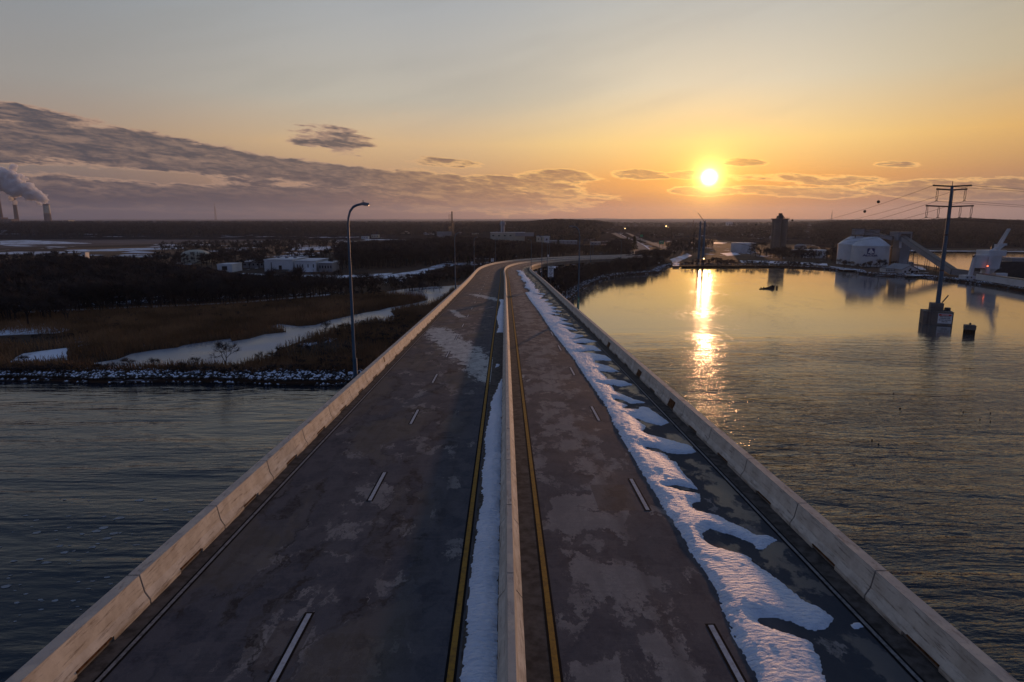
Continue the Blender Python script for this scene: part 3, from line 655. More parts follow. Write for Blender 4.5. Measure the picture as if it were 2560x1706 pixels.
def sweep(prof, s_list, name, mat, parent=None, profs=None, smooth=False):
    """closed cross-section (offset, height) swept along the road; profs: one profile per station"""
    V = []; uv = []; n = len(prof)
    for i, s in enumerate(s_list):
        pr = profs[i] if profs else prof
        for u, h in pr: V.append(road(s, u, h)); uv.append((s, h))
    Fs = [tuple(range(n)), tuple(range(n * len(s_list) - 1, n * (len(s_list) - 1) - 1, -1))]
    for i in range(len(s_list) - 1):
        for k in range(n):
            a, b = i * n + k, i * n + (k + 1) % n; Fs.append((a, b, b + n, a + n))
    import bmesh
    o = link_mesh(name, V, Fs, mat, parent, uv=uv)
    bm = bmesh.new(); bm.from_mesh(o.data); bmesh.ops.recalc_face_normals(bm, faces=bm.faces); bm.to_mesh(o.data); bm.free()
    return o
SEG = 4.37; PH = 14.9 - SEG * 4
def side_prof(t, sg, slot=False):
    a = [(t, -.05), (t, .11), (t, .125), (t + sg * .12, .33), (t + sg * .21, .80), (t + sg * .51, .80), (t + sg * .51, -.35), (t + sg * .30, -.35)]
    if slot: a[0] = (t + sg * .30, -.05); a[1] = (t + sg * .30, .105)
    return a
def mid_prof(): return [(-.18, -.05), (-.18, .10), (-.02, .33), (.045, .80), (.205, .80), (.27, .33), (.43, .10), (.43, -.05)]
rs = random.Random(3)
def barrier(kind, label):
    root = empty('concrete_barrier', road(0, {'l': TL, 'r': TR, 'c': .12}[kind], 0)); base = Vector(root.location)
    tag(root, label, 'barrier', 'concrete barriers along the bridge road')
    root.location = (0, 0, 0)
    nseg = 72
    for k in range(nseg):
        a = PH + SEG * k + .03; b = a + SEG - .06; c = (a + b) / 2
        if kind == 'c':
            sgm = sweep(mid_prof(), [a, c, b], 'barrier_segment', M['concrete'], root)
        else:
            sg, t = (-1, TL) if kind == 'l' else (1, TR)
            st = [a, c - .65, c - .65, c + .65, c + .65, b]; pr = [side_prof(t, sg, i in (2, 3)) for i in range(6)]
            sgm = sweep(pr[0], st, 'barrier_segment', M['concrete'], root, pr)
            if k < 36:
                l = sweep([(t - sg * .012, .105), (t - sg * .012, .150), (t + sg * .03, .150), (t + sg * .03, .105)], [c - .66, c + rs.uniform(.4, .66)], 'drain_lintel', M['rust'], sgm)
            if kind == 'r' and k in (8, 10, 13) or kind == 'l' and k in (11,):
                wdt = .55 if kind == 'r' else .13; z0, z1 = (.12, .50) if kind == 'r' else (.35, .72)
                f = lambda z: t + sg * (np.interp(z, [.125, .33, .8], [0, .12, .21]) - .012)
                sweep([(f(z0), z0), (f(z1), z1), (f(z1) + sg * .03, z1), (f(z0) + sg * .03, z0)], [c - wdt, c + wdt], 'rusty_cover_plate', M['rust'], sgm)
    a = PH + SEG * nseg
    pr = mid_prof() if kind == 'c' else side_prof(*((TL, -1) if kind == 'l' else (TR, 1)))
    # beyond this many segments the rest of the wall is one run, its joints too fine to see
    end = 560
    o = sweep(pr, list(np.arange(a, end, 3.0)), 'barrier_run', M['concrete'], root); o['kind'] = 'stuff'
    ins = [(u, h) for u, h in pr]; cx_ = sum(u for u, h in ins) / len(ins)
    ins = [(cx_ + (u - cx_) * .80, h * .955 if h > 0 else h) for u, h in ins]
    sweep(ins, list(np.arange(PH, a, 2.0)), 'joint_filler', M['girder'], root)
barrier('l', 'sunlit concrete barrier with dark drain slots along the left edge of the bridge road')
barrier('c', 'narrow concrete median barrier between the two yellow lines')
barrier('r', 'shaded concrete barrier with rusty plates beside the snow drift and the cove')

bridge = empty('road_bridge', (0, 0, 0)); tag(bridge, 'long concrete road bridge bending to the right over the water on tall piers', 'bridge')
sweep([(-9.62, -.03), (9.84, -.03), (9.84, -.30), (-9.62, -.30)], list(np.arange(S0, 462, 4.0)), 'deck_slab', M['girder'], bridge)
for u in (-7.6, -3.8, 0, 3.8, 7.8, 9.2):
    sweep([(u - .25, -.301), (u + .25, -.301), (u + .12, -.6), (u + .12, -1.45), (u + .35, -1.7), (u - .35, -1.7), (u - .12, -1.45), (u - .12, -.6)] if u < 9 else [(9.35, -.301), (9.60, -.301), (9.60, -1.55), (9.35, -1.55)], list(np.arange(S0, 462, 4.0)), 'girder', M['girder'], bridge)
for k, s in enumerate(range(8, 460, 30)):
    c = road(s, 0, 0); hd = heading(s)
    cap = MB().box((0, 0, -2.4), (19.0, 1.5, 1.35)); o = cap.build('pier_cap', M['girder'], bridge); o.location = c; o.rotation_euler = (0, 0, -hd)
    for u in (-6.2, 0, 6.4):
        top = float(c[2]) - 3.0; m_ = MB().box((u, 0, -3.0 - (top + 1.5) / 2), (1.25, 1.25, top + 1.5)); o = m_.build('pier_column', M['girder'], bridge); o.location = c; o.rotation_euler = (0, 0, -hd)

# embankment that carries the road from the bridge end into the trees, and the highway beyond
ss = np.arange(458, 601, 6.0); V = []; Fs = []
for s in ss:
    zz = float(road(s)[2]); e = 1.6 * max(zz - 1, .5)
    for u, h in ((-10.2 - e, None), (-10.2, -.06), (10.4, -.06), (10.4 + e, None)):
        p = road(s, u, 0); V.append((p[0], p[1], .8 if h is None else p[2] + h))
for i in range(len(ss) - 1):
    for k in range(3): a = i * 4 + k; Fs.append((a, a + 1, a + 5, a + 4))
Fs.append((0, 1, 2, 3)); o = MB().add(V, Fs).build('embankment', M['ground']); tag(o, kind='structure')
m_hw = plain('far_highway', (.20, .18, .175), .8, .35, .05)
def gsheet(px, name, mat, kind='structure', lift=2.6):
    pts = [at(a, b, 1) for a, b in px]; pts = [Vector((q.x, q.y, 0)) for q in pts]
    o = MB().sheet([Vector((q.x, q.y, lift + .0 * q.y)) for q in pts]).build(name, mat, fix=False); tag(o, kind=kind); return o
def ribbon(name, rows, mat, kind='structure'):
    """rows of (x0, x1, y, distance): a road climbing away"""
    V = []
    for x0, x1, y, dd in rows: V += [atd(x0, y, dd), atd(x1, y, dd)]
    o = MB().add(V, [(2 * i, 2 * i + 1, 2 * i + 3, 2 * i + 2) for i in range(len(rows) - 1)]).build(name, mat, fix=False); tag(o, kind=kind); return o
ribbon('highway', [(1592, 1634, 634, 640), (1588, 1620, 622, 700), (1580, 1606, 612, 780), (1566, 1584, 602, 880), (1546, 1560, 592.5, 1010), (1533, 1547, 586, 1150), (1523, 1540, 582.5, 1300)], m_hw)
ribbon('highway', [(1690, 1716, 634, 640), (1650, 1674, 620, 720), (1622, 1640, 609, 830), (1598, 1612, 600, 950), (1580, 1591, 591, 1080), (1571, 1580, 586, 1220), (1562, 1571, 582.5, 1320)], m_hw)
sl_ = bpy.data.materials['patchy_snow']
ribbon('snow', [(1624, 1630, 626, 675), (1608, 1612, 613, 780), (1586, 1589, 602, 880), (1562, 1564, 592.5, 1015), (1549, 1551, 585.5, 1160)], sl_, 'stuff')

# ------------------------------------------------------------------ snow drifts on the deck
KK = F * 8.98 / .99
def deck(xd, yd):
    dy = yd * D - 620.0; return ((xd * D - 1262) / dy * 8.98 / .99, (KK / dy - 1.28) / .9896)
left_e = [(1200, 665), (1215, 690), (1240, 722), (1265, 760), (1290, 792), (1320, 830), (1345, 870), (1375, 910), (1400, 950), (1414, 985), (1440, 1030), (1470, 1080), (1497, 1125), (1530, 1180), (1557, 1220), (1585, 1265), (1602, 1300), (1630, 1335), (1655, 1370), (1668, 1420), (1690, 1470), (1715, 1520), (1745, 1568), (1775, 1650)]
right_e = [(1945, 1650), (1915, 1590), (1902, 1544), (1888, 1512), (1874, 1500), (1825, 1484), (1772, 1465), (1751, 1451), (1762, 1445), (1807, 1447), (1832, 1456), (1881, 1476), (1916, 1477), (1941, 1447), (1909, 1426), (1863, 1403), (1835, 1382), (1811, 1359), (1772, 1333), (1744, 1312), (1733, 1298), (1691, 1284), (1652, 1275), (1628, 1259), (1624, 1242), (1638, 1231), (1673, 1240), (1716, 1256), (1740, 1266), (1754, 1280), (1768, 1280), (1786, 1266), (1800, 1259), (1779, 1247), (1751, 1247), (1723, 1231), (1684, 1213), (1659, 1199), (1642, 1194), (1610, 1189), (1596, 1176), (1601, 1168), (1619, 1166), (1615, 1148), (1571, 1140), (1533, 1129), (1561, 1126), (1614, 1138), (1596, 1118), (1575, 1097), (1561, 1073), (1545, 1067), (1535, 1053), (1493, 1042), (1488, 1035), (1513, 1039), (1538, 1050), (1563, 1053), (1593, 1052), (1608, 1048), (1590, 1032), (1570, 1027), (1533, 1017), (1503, 1009), (1480, 1000), (1488, 987), (1460, 966), (1493, 979), (1523, 986), (1543, 979), (1513, 957), (1493, 943), (1473, 941), (1468, 948), (1438, 947), (1435, 943), (1447, 938), (1415, 927), (1415, 921), (1435, 926), (1453, 934), (1490, 932), (1463, 925), (1438, 914), (1415, 905), (1408, 892), (1375, 885), (1403, 889), (1428, 894), (1458, 890), (1440, 882), (1398, 877), (1395, 871), (1380, 857), (1403, 860), (1425, 859), (1403, 847), (1368, 838), (1368, 832), (1410, 834), (1398, 824), (1368, 817), (1330, 814), (1353, 810), (1385, 811), (1368, 799), (1335, 797), (1323, 793), (1343, 793), (1375, 789), (1348, 782), (1312, 785), (1344, 776), (1315, 768), (1303, 760), (1329, 764), (1318, 757), (1288, 749), (1318, 749), (1290, 740), (1307, 739), (1285, 732), (1263, 727), (1293, 728), (1268, 721), (1295, 720), (1266, 714), (1283, 711), (1258, 706), (1272, 702), (1248, 698), (1262, 693), (1240, 690), (1250, 684), (1232, 680), (1238, 672), (1222, 668)]
def drift(polys, x0, x1, s0, s1, dx, ds, name, hmax, label=None, ridge=.5):
    xs = np.arange(x0, x1, dx); sv = [s0]
    while sv[-1] < s1: sv.append(sv[-1] + ds * max(1.0, sv[-1] / 22))
    sv = np.array(sv); Xg, Sg = np.meshgrid(xs, sv); P = np.stack([Xg.ravel(), Sg.ravel()], -1)
    wob = np.array([mnoise.noise(Vector((a * 3.1, b * 2.3, 1))) * .07 + mnoise.noise(Vector((a * 9, b * 7, 5))) * .05 + mnoise.noise(Vector((a * 21, b * 17, 5))) * .03 for a, b in P])
    ins = np.zeros(len(P), bool); dist = np.full(len(P), 1e9)
    Pw = P + np.stack([wob, wob * .6], -1)
    for poly in polys:
        ins |= inpoly(Pw, poly); q = np.array(poly)
        a = q; b = np.roll(q, -1, 0)
        for i in range(len(q)):
            d = b[i] - a[i]; t = np.clip(((Pw - a[i]) @ d) / (d @ d + 1e-9), 0, 1); e = np.hypot(*((a[i] + t[:, None] * d - Pw).T)); dist = np.minimum(dist, e)
    sd_ = np.where(ins, dist, -dist)
    n1 = np.array([mnoise.noise(Vector((a * .9, b * .55, 2))) for a, b in P]); n2 = np.array([mnoise.noise(Vector((a * 4.5, b * 2.6, 8))) for a, b in P])
    t = np.clip(sd_ / .38, 0, 1); h = hmax * (1 - (1 - t) ** 2) * (.75 + .45 * n1) + .02 * n2 * t + ridge * np.clip(sd_ - .3, 0, .6) * .22
    H = np.where(sd_ > 0, np.maximum(h, .012), -.03).reshape(Xg.shape)
    nr, nc = Xg.shape; I = np.arange(nr * nc).reshape(nr, nc); keep = (sd_.reshape(nr, nc) > -.09)
    kq = keep[:-1, :-1] & keep[:-1, 1:] & keep[1:, 1:] & keep[1:, :-1]
    Q = np.stack([I[:-1, :-1], I[:-1, 1:], I[1:, 1:], I[1:, :-1]], -1)[kq]
    base = road(Sg.ravel(), 0, 0); hd = np.interp(Sg.ravel(), _S, _hd); bk = np.interp(Sg.ravel(), _S, _b)
    V = base + np.stack([Xg.ravel() * np.cos(hd), -Xg.ravel() * np.sin(hd), H.ravel() - Xg.ravel() * bk], -1)
    used = np.unique(Q); mp = np.full(nr * nc, -1); mp[used] = np.arange(len(used))
    o = link_mesh(name, V[used], mp[Q], M['snow'], smooth=True); tag(o, kind='stuff'); return o
poly = [deck(*p) for p in left_e] + [deck(*p) for p in right_e]
drift([poly, [deck(*p) for p in ((1975, 1462), (1990, 1458), (2010, 1466), (2006, 1472), (1985, 1474))]], 3.2, 9.0, 6.0, 125.0, .05, .07, 'snow', .15, ridge=.38)
# the same drift runs on round the bend
g = np.random.default_rng(5); far_l = [(s, 4.75 - .0 * s + .35 * math.sin(s * .21) + .2 * math.sin(s * .53)) for s in np.arange(119, 236, 2.2)]
far_r = []
s = 234.0
while s > 120:
    far_r += [(s, g.uniform(6.0, 6.6)), (s - 1.6, g.uniform(7.4, 8.6)), (s - 2.0, g.uniform(6.5, 7.2))]; s -= g.uniform(3.2, 6)
drift([[(u, s) for s, u in far_l] + [(u, s) for s, u in far_r]], 3.8, 9.0, 119.0, 238.0, .16, .16, 'snow', .24)
# snow caught against the left foot of the median
med = [(1058, 1650), (1055, 1568), (1066, 1480), (1071, 1400), (1078, 1330), (1090, 1250), (1096, 1200), (1107, 1165), (1104, 1110), (1113, 1050), (1112, 1010), (1124, 960), (1128, 925), (1141, 898), (1146, 885)]
medp = [(max(deck(*p)[0], -1.12), deck(*p)[1]) for p in med] + [(-.16, 44), (-.16, 5)]
medf = [deck(*p) for p in ((1147, 768), (1141, 755), (1139, 735), (1141, 715), (1144, 700), (1148, 692))]; medf = [(-.9 + .2 * math.sin(i * 2), p[1]) for i, p in enumerate(medf)] + [(-.17, medf[-1][1]), (-.17, medf[0][1])]
drift([medp, medf, [(-.75, 47), (-.45, 47.5), (-.4, 48.4), (-.7, 48.6)]], -1.2, -.16, 5.0, 112.0, .045, .075, 'snow', .15)

# ------------------------------------------------------------------ writing
def text_mesh(body, size, mat, parent, name='lettering', depth=.006, extra_bold=0.0):
    cu = bpy.data.curves.new(name, 'FONT'); cu.body = body; cu.size = size; cu.align_x = 'CENTER'; cu.align_y = 'CENTER'; cu.extrude = depth; cu.offset = extra_bold; cu.resolution_u = 3
    t = bpy.data.objects.new('tmp_text', cu); col.objects.link(t)
    dg = bpy.context.evaluated_depsgraph_get(); me = bpy.data.meshes.new_from_object(t.evaluated_get(dg)); bpy.data.objects.remove(t)
    me.materials.clear(); me.materials.append(mat)
    o = bpy.data.objects.new(name, me); col.objects.link(o); o.parent = parent; return o

# ------------------------------------------------------------------ street lamps on the bridge edge
def make_lamp():
    r = empty('street_lamp')
    MB().lathe([(.20, -1.6), (.20, -.6), (.30, -.58), (.30, -.5), (.17, -.48), (.155, .6), (.14, 3), (.12, 6.0), (.10, 8.6)], n=14).build('pole', M['pole'], r, True)
    pts = [(0, 0, 8.55), (0, 0, 9.2), (.06, 0, 9.62), (.22, 0, 9.98), (.5, 0, 10.22), (.85, 0, 10.33), (1.25, 0, 10.37)]
    MB().tube(pts, [.10, .095, .09, .085, .08, .07, .06], 10).build('arm', M['pole'], r, True)
    hd_ = MB().add([(1.1, -.09, 10.33), (1.1, .09, 10.33), (1.1, .09, 10.43), (1.1, -.09, 10.43), (1.45, -.17, 10.31), (1.45, .17, 10.31), (1.45, .15, 10.49), (1.45, -.15, 10.49), (1.9, -.14, 10.32), (1.9, .14, 10.32), (1.9, .08, 10.42), (1.9, -.08, 10.42)],
        [(0, 3, 2, 1), (8, 9, 10, 11), (0, 1, 5, 4), (1, 2, 6, 5), (2, 3, 7, 6), (3, 0, 4, 7), (4, 5, 9, 8), (5, 6, 10, 9), (6, 7, 11, 10), (7, 4, 8, 11)])
    h = hd_.build('lamp_head', M['grey_b'], r)
    MB().box((1.62, 0, 10.30), (.42, .20, .03)).build('lens', M['lens'], h)
    MB().lathe([(.035, 0), (.04, .09), (.02, .11)], (1.36, 0, 10.49), 8).build('photocell', M['steel_dark'], h)
    b = MB().box((.19, -.1, .95), (.12, .22, 1.3)); b.build('junction_box', M['pole'], r)
    return r
lamp0 = make_lamp()
left_lamps = [(41.2, 'tall blue-grey street lamp rising above the left barrier, closest to the shoreline'), (128, 'blue-grey street lamp behind the left barrier by the frozen creek'), (215, 'slim street lamp standing by the snowy path left of the bend'), (302, 'street lamp on the left edge just where the bend begins, against dark trees'), (389, 'outer-side street lamp halfway round the far bend'), (436, 'faint street lamp on the outer side at the bridge end')]
right_lamps = [(86.5, 'street lamp with a green number plate on its pole beside the cove'), (173, 'street lamp rising past the girders left of the white lane sign'), (260, 'street lamp at the tight bend of the right barrier'), (332, 'inner-side street lamp, first beyond the tight bend'), (404, 'inner-side street lamp halfway along the far straight'), (440, 'faint street lamp on the inner side at the bridge end')]
place = [(s, -1, l) for s, l in left_lamps] + [(s, 1, l) for s, l in right_lamps]
for i, (s, sg, l) in enumerate(place):
    L_ = lamp0 if i == 0 else copy_tree(lamp0)
    L_.location = road(s, -9.90 if sg < 0 else 10.0, 0); L_.rotation_euler = (0, 0, -heading(s) + (0 if sg < 0 else math.pi)); L_.scale = (.74, .8, 1.125)
    tag(L_, l or 'thin distant street lamp along the curving far part of the bridge', 'street lamp', 'street lamps on the bridge')
    if s == 86.5:
        pl = MB().box((0, 0, 0), (.30, .02, 1.35)).build('number_plate', M['green_s'], L_); pl.location = (0, .20, 1.25); pl.rotation_euler = (0, 0, math.pi)
        for j, ch in enumerate('402'):
            t = text_mesh(ch, .44, M['white_s'], pl); t.location = (0, -.018, .42 - .42 * j); t.rotation_euler = (R(90), 0, 0)

# white lane-rule sign behind the right barrier
def post_sign(loc, rz, w, h, lines, label, panel='white_s', ink='black_s', post=2.4, size=.27, brace=True):
    r = empty('road_sign', loc, rz); tag(r, label, 'road sign')
    MB().box((0, .08, post / 2 - .8), (.16, .16, post + 1.6)).build('post', M['steel_dark'], r)
    p = MB().box((0, -.02, post + h / 2), (w, .03, h)).build('panel', M[panel], r)
    for j, ln in enumerate(lines):
        t = text_mesh(ln, size, M[ink], p, extra_bold=.012); t.location = (0, -.042, post + h - (j + .55) * h / len(lines)); t.rotation_euler = (R(90), 0, 0)
    if brace: MB().bar((0, .1, .9), (-1.0, .1, -.6), .07).build('brace', M['steel_dark'], r)
    return r
post_sign(road(145, 10.35, 0), 0, 1.27, 2.5, ['NO', 'TRUCKS', 'OVER', '5T', 'IN THE', 'LEFT', 'LANE'], 'tall white sign with seven lines of black words behind the right barrier', post=2.05)
post_sign(road(296, -10.2, 0), R(-8), 1.3, 1.6, ['SPEED', 'LIMIT', '55'], 'small pale rectangular sign on the left edge at the start of the bend', post=1.2, size=.4, brace=False)
post_sign(road(388, -10.2, 0), R(-25), 1.1, 1.3, [], 'tiny pale sign on the outer edge of the far bend', post=1.0, brace=False)

# ------------------------------------------------------------------ industry: helpers that size a thing from where it stands
def spot(px0, px1, yb, yt, z=1.0, dist=None):
    """centre of the base, width, height and facing of a thing seen between px0 and px1, base at yb, top at yt (2560 px frame)"""
    if dist is None: a, b = at(px0, yb, z), at(px1, yb, z)
    else:
        a, b = atd(px0, yb, dist), atd(px1, yb, dist); a.z = b.z = z
    c = (a + b) / 2; w = math.hypot(b.x - a.x, b.y - a.y)
    d = pix_dir((px0 + px1) / 2, yt); h = CAMZ + d.z / math.hypot(d.x, d.y) * math.hypot(c.x, c.y) - z
    return c, w, h, math.atan2(b.y - a.y, b.x - a.x)
def push(c, r_):
    k = 1 + r_ / math.hypot(c.x, c.y); return Vector((c.x * k, c.y * k, c.z))
def hz(px, py, c):
    """height that shows at row py over the ground position c"""
    d = pix_dir(px, py); return CAMZ + d.z / math.hypot(d.x, d.y) * math.hypot(c.x, c.y)

# grain-silo pair with the company emblem
def dome_silo(px0, px1, yb, ye, ya, label, emblem=False):
    c, w, h, rz = spot(px0, px1, yb, ye); r_ = w / 2; c = push(c, r_); ha = hz((px0 + px1) / 2, ya, c) - 1
    root = empty('storage_silo', c, rz); tag(root, label, 'silo', 'white storage silos by the cove')
    MB().lathe([(r_, 0), (r_, h)], n=64).build('wall', M['white'], root, True)
    MB().lathe([(r_ * 1.015, h - .2), (r_ * 1.015, h + .05), (r_ * .70, h + (ha - h) * .54), (r_ * .36, ha), (r_ * .3, ha + .1)], n=64).build('roof', M['white'], root, True)
    for q in range(0, 64, 4):
        pass
    rail = MB(); rr = r_ * .40
    for q in range(16):
        a = 2 * math.pi * q / 16; rail.bar((rr * math.cos(a), rr * math.sin(a), ha - .2), (rr * math.cos(a), rr * math.sin(a), ha + 1.2), .12)
        b = 2 * math.pi * (q + 1) / 16; rail.bar((rr * math.cos(a), rr * math.sin(a), ha + 1.15), (rr * math.cos(b), rr * math.sin(b), ha + 1.15), .1)
    rail.build('railing', M['steel_dark'], root)
    if emblem:
        k = -r_ - .05; px_m = w / (px1 - px0)
        e = 14.5 * px_m * .5; cx_ = (2152.5 - (px0 + px1) / 2) * px_m; cz = hz(2152, 628, push(c, -r_)) - 1
        yk = -math.sqrt(max(r_ * r_ - cx_ * cx_, 1)) - .15
        sq = []
        for qx, qy, a0 in ((1, 1, 0), (-1, 1, 90), (-1, -1, 180), (1, -1, 270)):
            for t in (0, 30, 60, 90): a = R(a0 + t); sq.append(Vector((cx_ + qx * e * .72 + e * .28 * math.cos(a), yk - .5, cz + qy * e * .72 + e * .28 * math.sin(a))))
        def wrap(o, off):
            for v in o.data.vertices: v.co.y = -math.sqrt(max(r_ * r_ - v.co.x ** 2, 1)) - off + (v.co.y - yk) * .2
        lg = MB().add(sq + [v + Vector((0, .12, 0)) for v in sq], [tuple(range(16)), tuple(range(31, 15, -1))] + [(i, (i + 1) % 16, (i + 1) % 16 + 16, i + 16) for i in range(16)]).build('emblem', M['blue_s'], root)
        wrap(lg, .05)
        def tri(pts):
            m_ = MB(); n = len(pts); m_.add([(cx_ + e * a, yk - .62, cz + e * b) for a, b in pts] + [(cx_ + e * a, yk - .51, cz + e * b) for a, b in pts], [tuple(range(n)), tuple(range(2 * n - 1, n - 1, -1))] + [(i, (i + 1) % n, (i + 1) % n + n, i + n) for i in range(n)]); return m_
        mk = tri([(0, .82), (.30, .34), (.0, -.02), (-.30, .34)])
        for a in (tri([(.38, .22), (.80, -.42), (.62, -.72), (.22, -.42), (.12, -.06)]), tri([(-.38, .22), (-.80, -.42), (-.62, -.72), (-.22, -.42), (-.12, -.06)])): mk.add(a.v, a.f)
        mk = mk.build('emblem_mark', M['white_s'], lg); wrap(mk, .12)
        t = text_mesh('ALCOA', 4.4 * px_m * 1.45, M['blue_s'], root, 'lettering', .1, .05); 
        for v in t.data.vertices: X0, Y0, Z0 = v.co; v.co = (X0 * 1.3 + cx_, -math.sqrt(r_ * r_ - (X0 * 1.3 + cx_) ** 2) - .15 - Z0, Y0 + cz - e - 3.6 * px_m)
    return root, c, r_, ha
dome_silo(2094, 2178, 663, 612, 590.5, 'white domed storage silo half hidden behind the one with the blue emblem')
dome_silo(2129, 2215, 667, 616, 593, 'large white domed storage silo with a blue emblem and company name', True)
def block(px0, px1, yb, yt, deep, name, mat, label, cat, z=1.0, dist=None, extra=None, group=None, roof=None, back=0.0):
    c, w, h, rz = spot(px0, px1, yb, yt, z, dist); root = empty(name, push(c, deep / 2 + back), rz); tag(root, label, cat, group)
    MB().box((0, 0, h / 2 - 1), (w, deep, h + 2)).build('wall', mat, root)
    if roof: MB().box((0, 0, h + .15), (w * 1.01 + .3, deep + .5, .3)).build('roof', roof, root)
    if extra: extra(root, w, h, deep)
    return root
def windows(rows, cols, ww=.5, wh=.35, mat='glass'):
    def f(root, w, h, d):
        for r_ in range(rows):
            for k in range(cols):
                MB().box((-w / 2 + w * (k + .5) / cols, -d / 2 - .06, h * (r_ + .55) / rows), (w / cols * ww, .16, h / rows * wh)).build('window', M[mat], root)
    return f
# head houses on the silo tops
def headhouse(px0, px1, yb, yt, label, dy):
    c, w, h, rz = spot(px0, px1, 664, 660); c.y += dy; w *= 1.03; z0 = hz((px0 + px1) / 2, yb, c); z1 = hz((px0 + px1) / 2, yt, c)
    root = empty('head_house', (c.x * (1 + dy / c.y * .9), c.y, z0), rz); tag(root, label, 'head house', 'head houses above the silos')
    H = z1 - z0; MB().box((0, 0, H / 2 + .2), (w, w * .8, H * .85)).build('housing', M['grey_b'], root)
    MB().box((0, 0, H + .1), (w * 1.12, w * .9, .5)).build('roof', M['steel_dark'], root)
    f = MB()
    for sx in (-1, 1):
        for sy in (-1, 1): f.bar((sx * w * .45, sy * w * .35, 0), (sx * w * .45, sy * w * .35, -3.2), .5)
    f.build('support_frame', M['steel_dark'], root); return root
headhouse(2129, 2151, 589.5, 572, 'grey head house on top of the rear silo', 12)
headhouse(2163, 2188, 592, 574, 'grey head house on top of the silo with the emblem', 12)
def tower_extra(root, w, h, d):
    MB().box((-w * .18, 0, h - 2.6), (w * 1.42, d * 1.1, 5.6)).build('head_box', M['grey_b'], root)
    MB().box((-w * .15, -d * .58, h - 2.8), (w * .95, .3, 3.4)).build('louvre_panel', M['steel_dark'], root)
    MB().box((-w * .62, -d * .6, h - 8.2), (1.3, .6, 4.2)).build('ladder_cage', M['white'], root)
block(2236, 2260, 666, 580.5, 9, 'transfer_tower', M['grey_b'], 'tall grey conveyor tower right of the white silos', 'tower', extra=tower_extra)
c, w, h, rz = spot(2222, 2236, 664, 613); b_ = empty('storage_bin', push(c, w / 2)); tag(b_, 'slim tan bin squeezed between silo and grey tower', 'bin')
MB().lathe([(w / 2, -1), (w / 2, h - 1.6), (w * .2, h)], n=24).build('wall', M['tan'], b_, True); MB().lathe([(w * .54, h - 1.9), (w * .54, h - 1.5)], n=24).build('rim', M['steel_dark'], b_)
# conveyor galleries
def gallery(pts, w, h, name, label, mat):
    root = empty(name, (0, 0, 0)); tag(root, label, 'conveyor')
    m_ = MB()
    for a, b in zip(pts[:-1], pts[1:]): m_.bar(a, b, w, h)
    m_.build('casing', mat, root)
    rf = MB()
    for a, b in zip(pts[:-1], pts[1:]): rf.bar(a + Vector((0, 0, h / 2 + .12)), b + Vector((0, 0, h / 2 + .12)), w * 1.08, .2)
    rf.build('cover', M['steel_dark'], root)
    return root
A = at(2242, 666, 1); Bp = at(2392, 689, 1)
g0 = Vector((A.x + 1, A.y - 1.5, hz(2240, 596, A))); g1 = Vector((Bp.x, Bp.y + 3, hz(2392, 681, Bp))); g2 = at(2460, 694, 1); g2 = Vector((g2.x, g2.y + 4, hz(2460, 690, g2)))
gal = gallery([g0, g1, g2], 3.0, 3.2, 'conveyor_gallery', 'long grey conveyor gallery sloping from the tower down to the pier', M['grey_b'])
tr = MB()
for t in (.22, .30, .52, .56, .70, .73):
    p = g0.lerp(g1, t)
    for k in (-1, 1): tr.bar((p.x + k * 1.6 * (1.6 if t < .4 else .5), p.y, 0), (p.x + k * .6, p.y, p.z - 1.5), .2)
    tr.bar((p.x - 2, p.y, p.z * .35), (p.x + 2, p.y, p.z * .35), .14)
tr.build('trestle', M['steel_dark'], gal)
S1_ = at(2180, 664, 1); gallery([Vector((S1_.x, S1_.y + 12, hz(2180, 583, S1_))), Vector((A.x - 3, A.y + 3, hz(2232, 597, A)))], 2.2, 2.4, 'conveyor_gallery', 'short grey conveyor gallery linking the silo tops to the tower', M['grey_b'])
# gabled white house with a low wing
def gable(px0, px1, yb, ye, yr, deep, label):
    c, w, h, rz = spot(px0, px1, yb, ye); hr = hz((px0 + px1) / 2, yr, c) - 1; root = empty('boat_house', push(c, deep / 2), rz); tag(root, label, 'building')
    MB().prism([(-w / 2, -1), (w / 2, -1), (w / 2, h), (0, hr), (-w / 2, h)], -deep / 2, deep / 2).build('wall', M['white'], root)
    MB().prism([(-w / 2 - .5, h - .1), (0, hr + .25), (w / 2 + .5, h - .1), (w / 2 + .5, h + .2), (0, hr + .6), (-w / 2 - .5, h + .2)], -deep / 2 - .4, deep / 2 + .4).build('roof', M['grey_b'], root)
    for x, z, a, b in ((-w * .30, h * .45, .9, 1.2), (-.5, h * .8, 1.1, 1.0), (w * .1, h * .3, 1.2, 2.0), (w * .22, h * .5, .8, 1), (w * .38, h * .45, 1.5, 1.2), (0, h * 1.25, 1.0, 1.0)):
        MB().box((x, -deep / 2 - .05, z), (a, .15, b)).build('window', M['glass'], root)
    return root
gable(2233, 2275, 683, 675, 664.5, 16, 'white gabled house on the shore in front of the grey tower')
block(2205, 2233, 681, 672, 7, 'low_building', M['white'], 'long low white wing joined to the left of the gabled house', 'building', extra=windows(1, 7, .35, .5), roof=M['grey_b'])
block(2258, 2276, 666, 655, 6, 'control_building', M['grey_b'], 'small dark grey block behind the gabled house', 'building', extra=windows(1, 3, .3, .4))

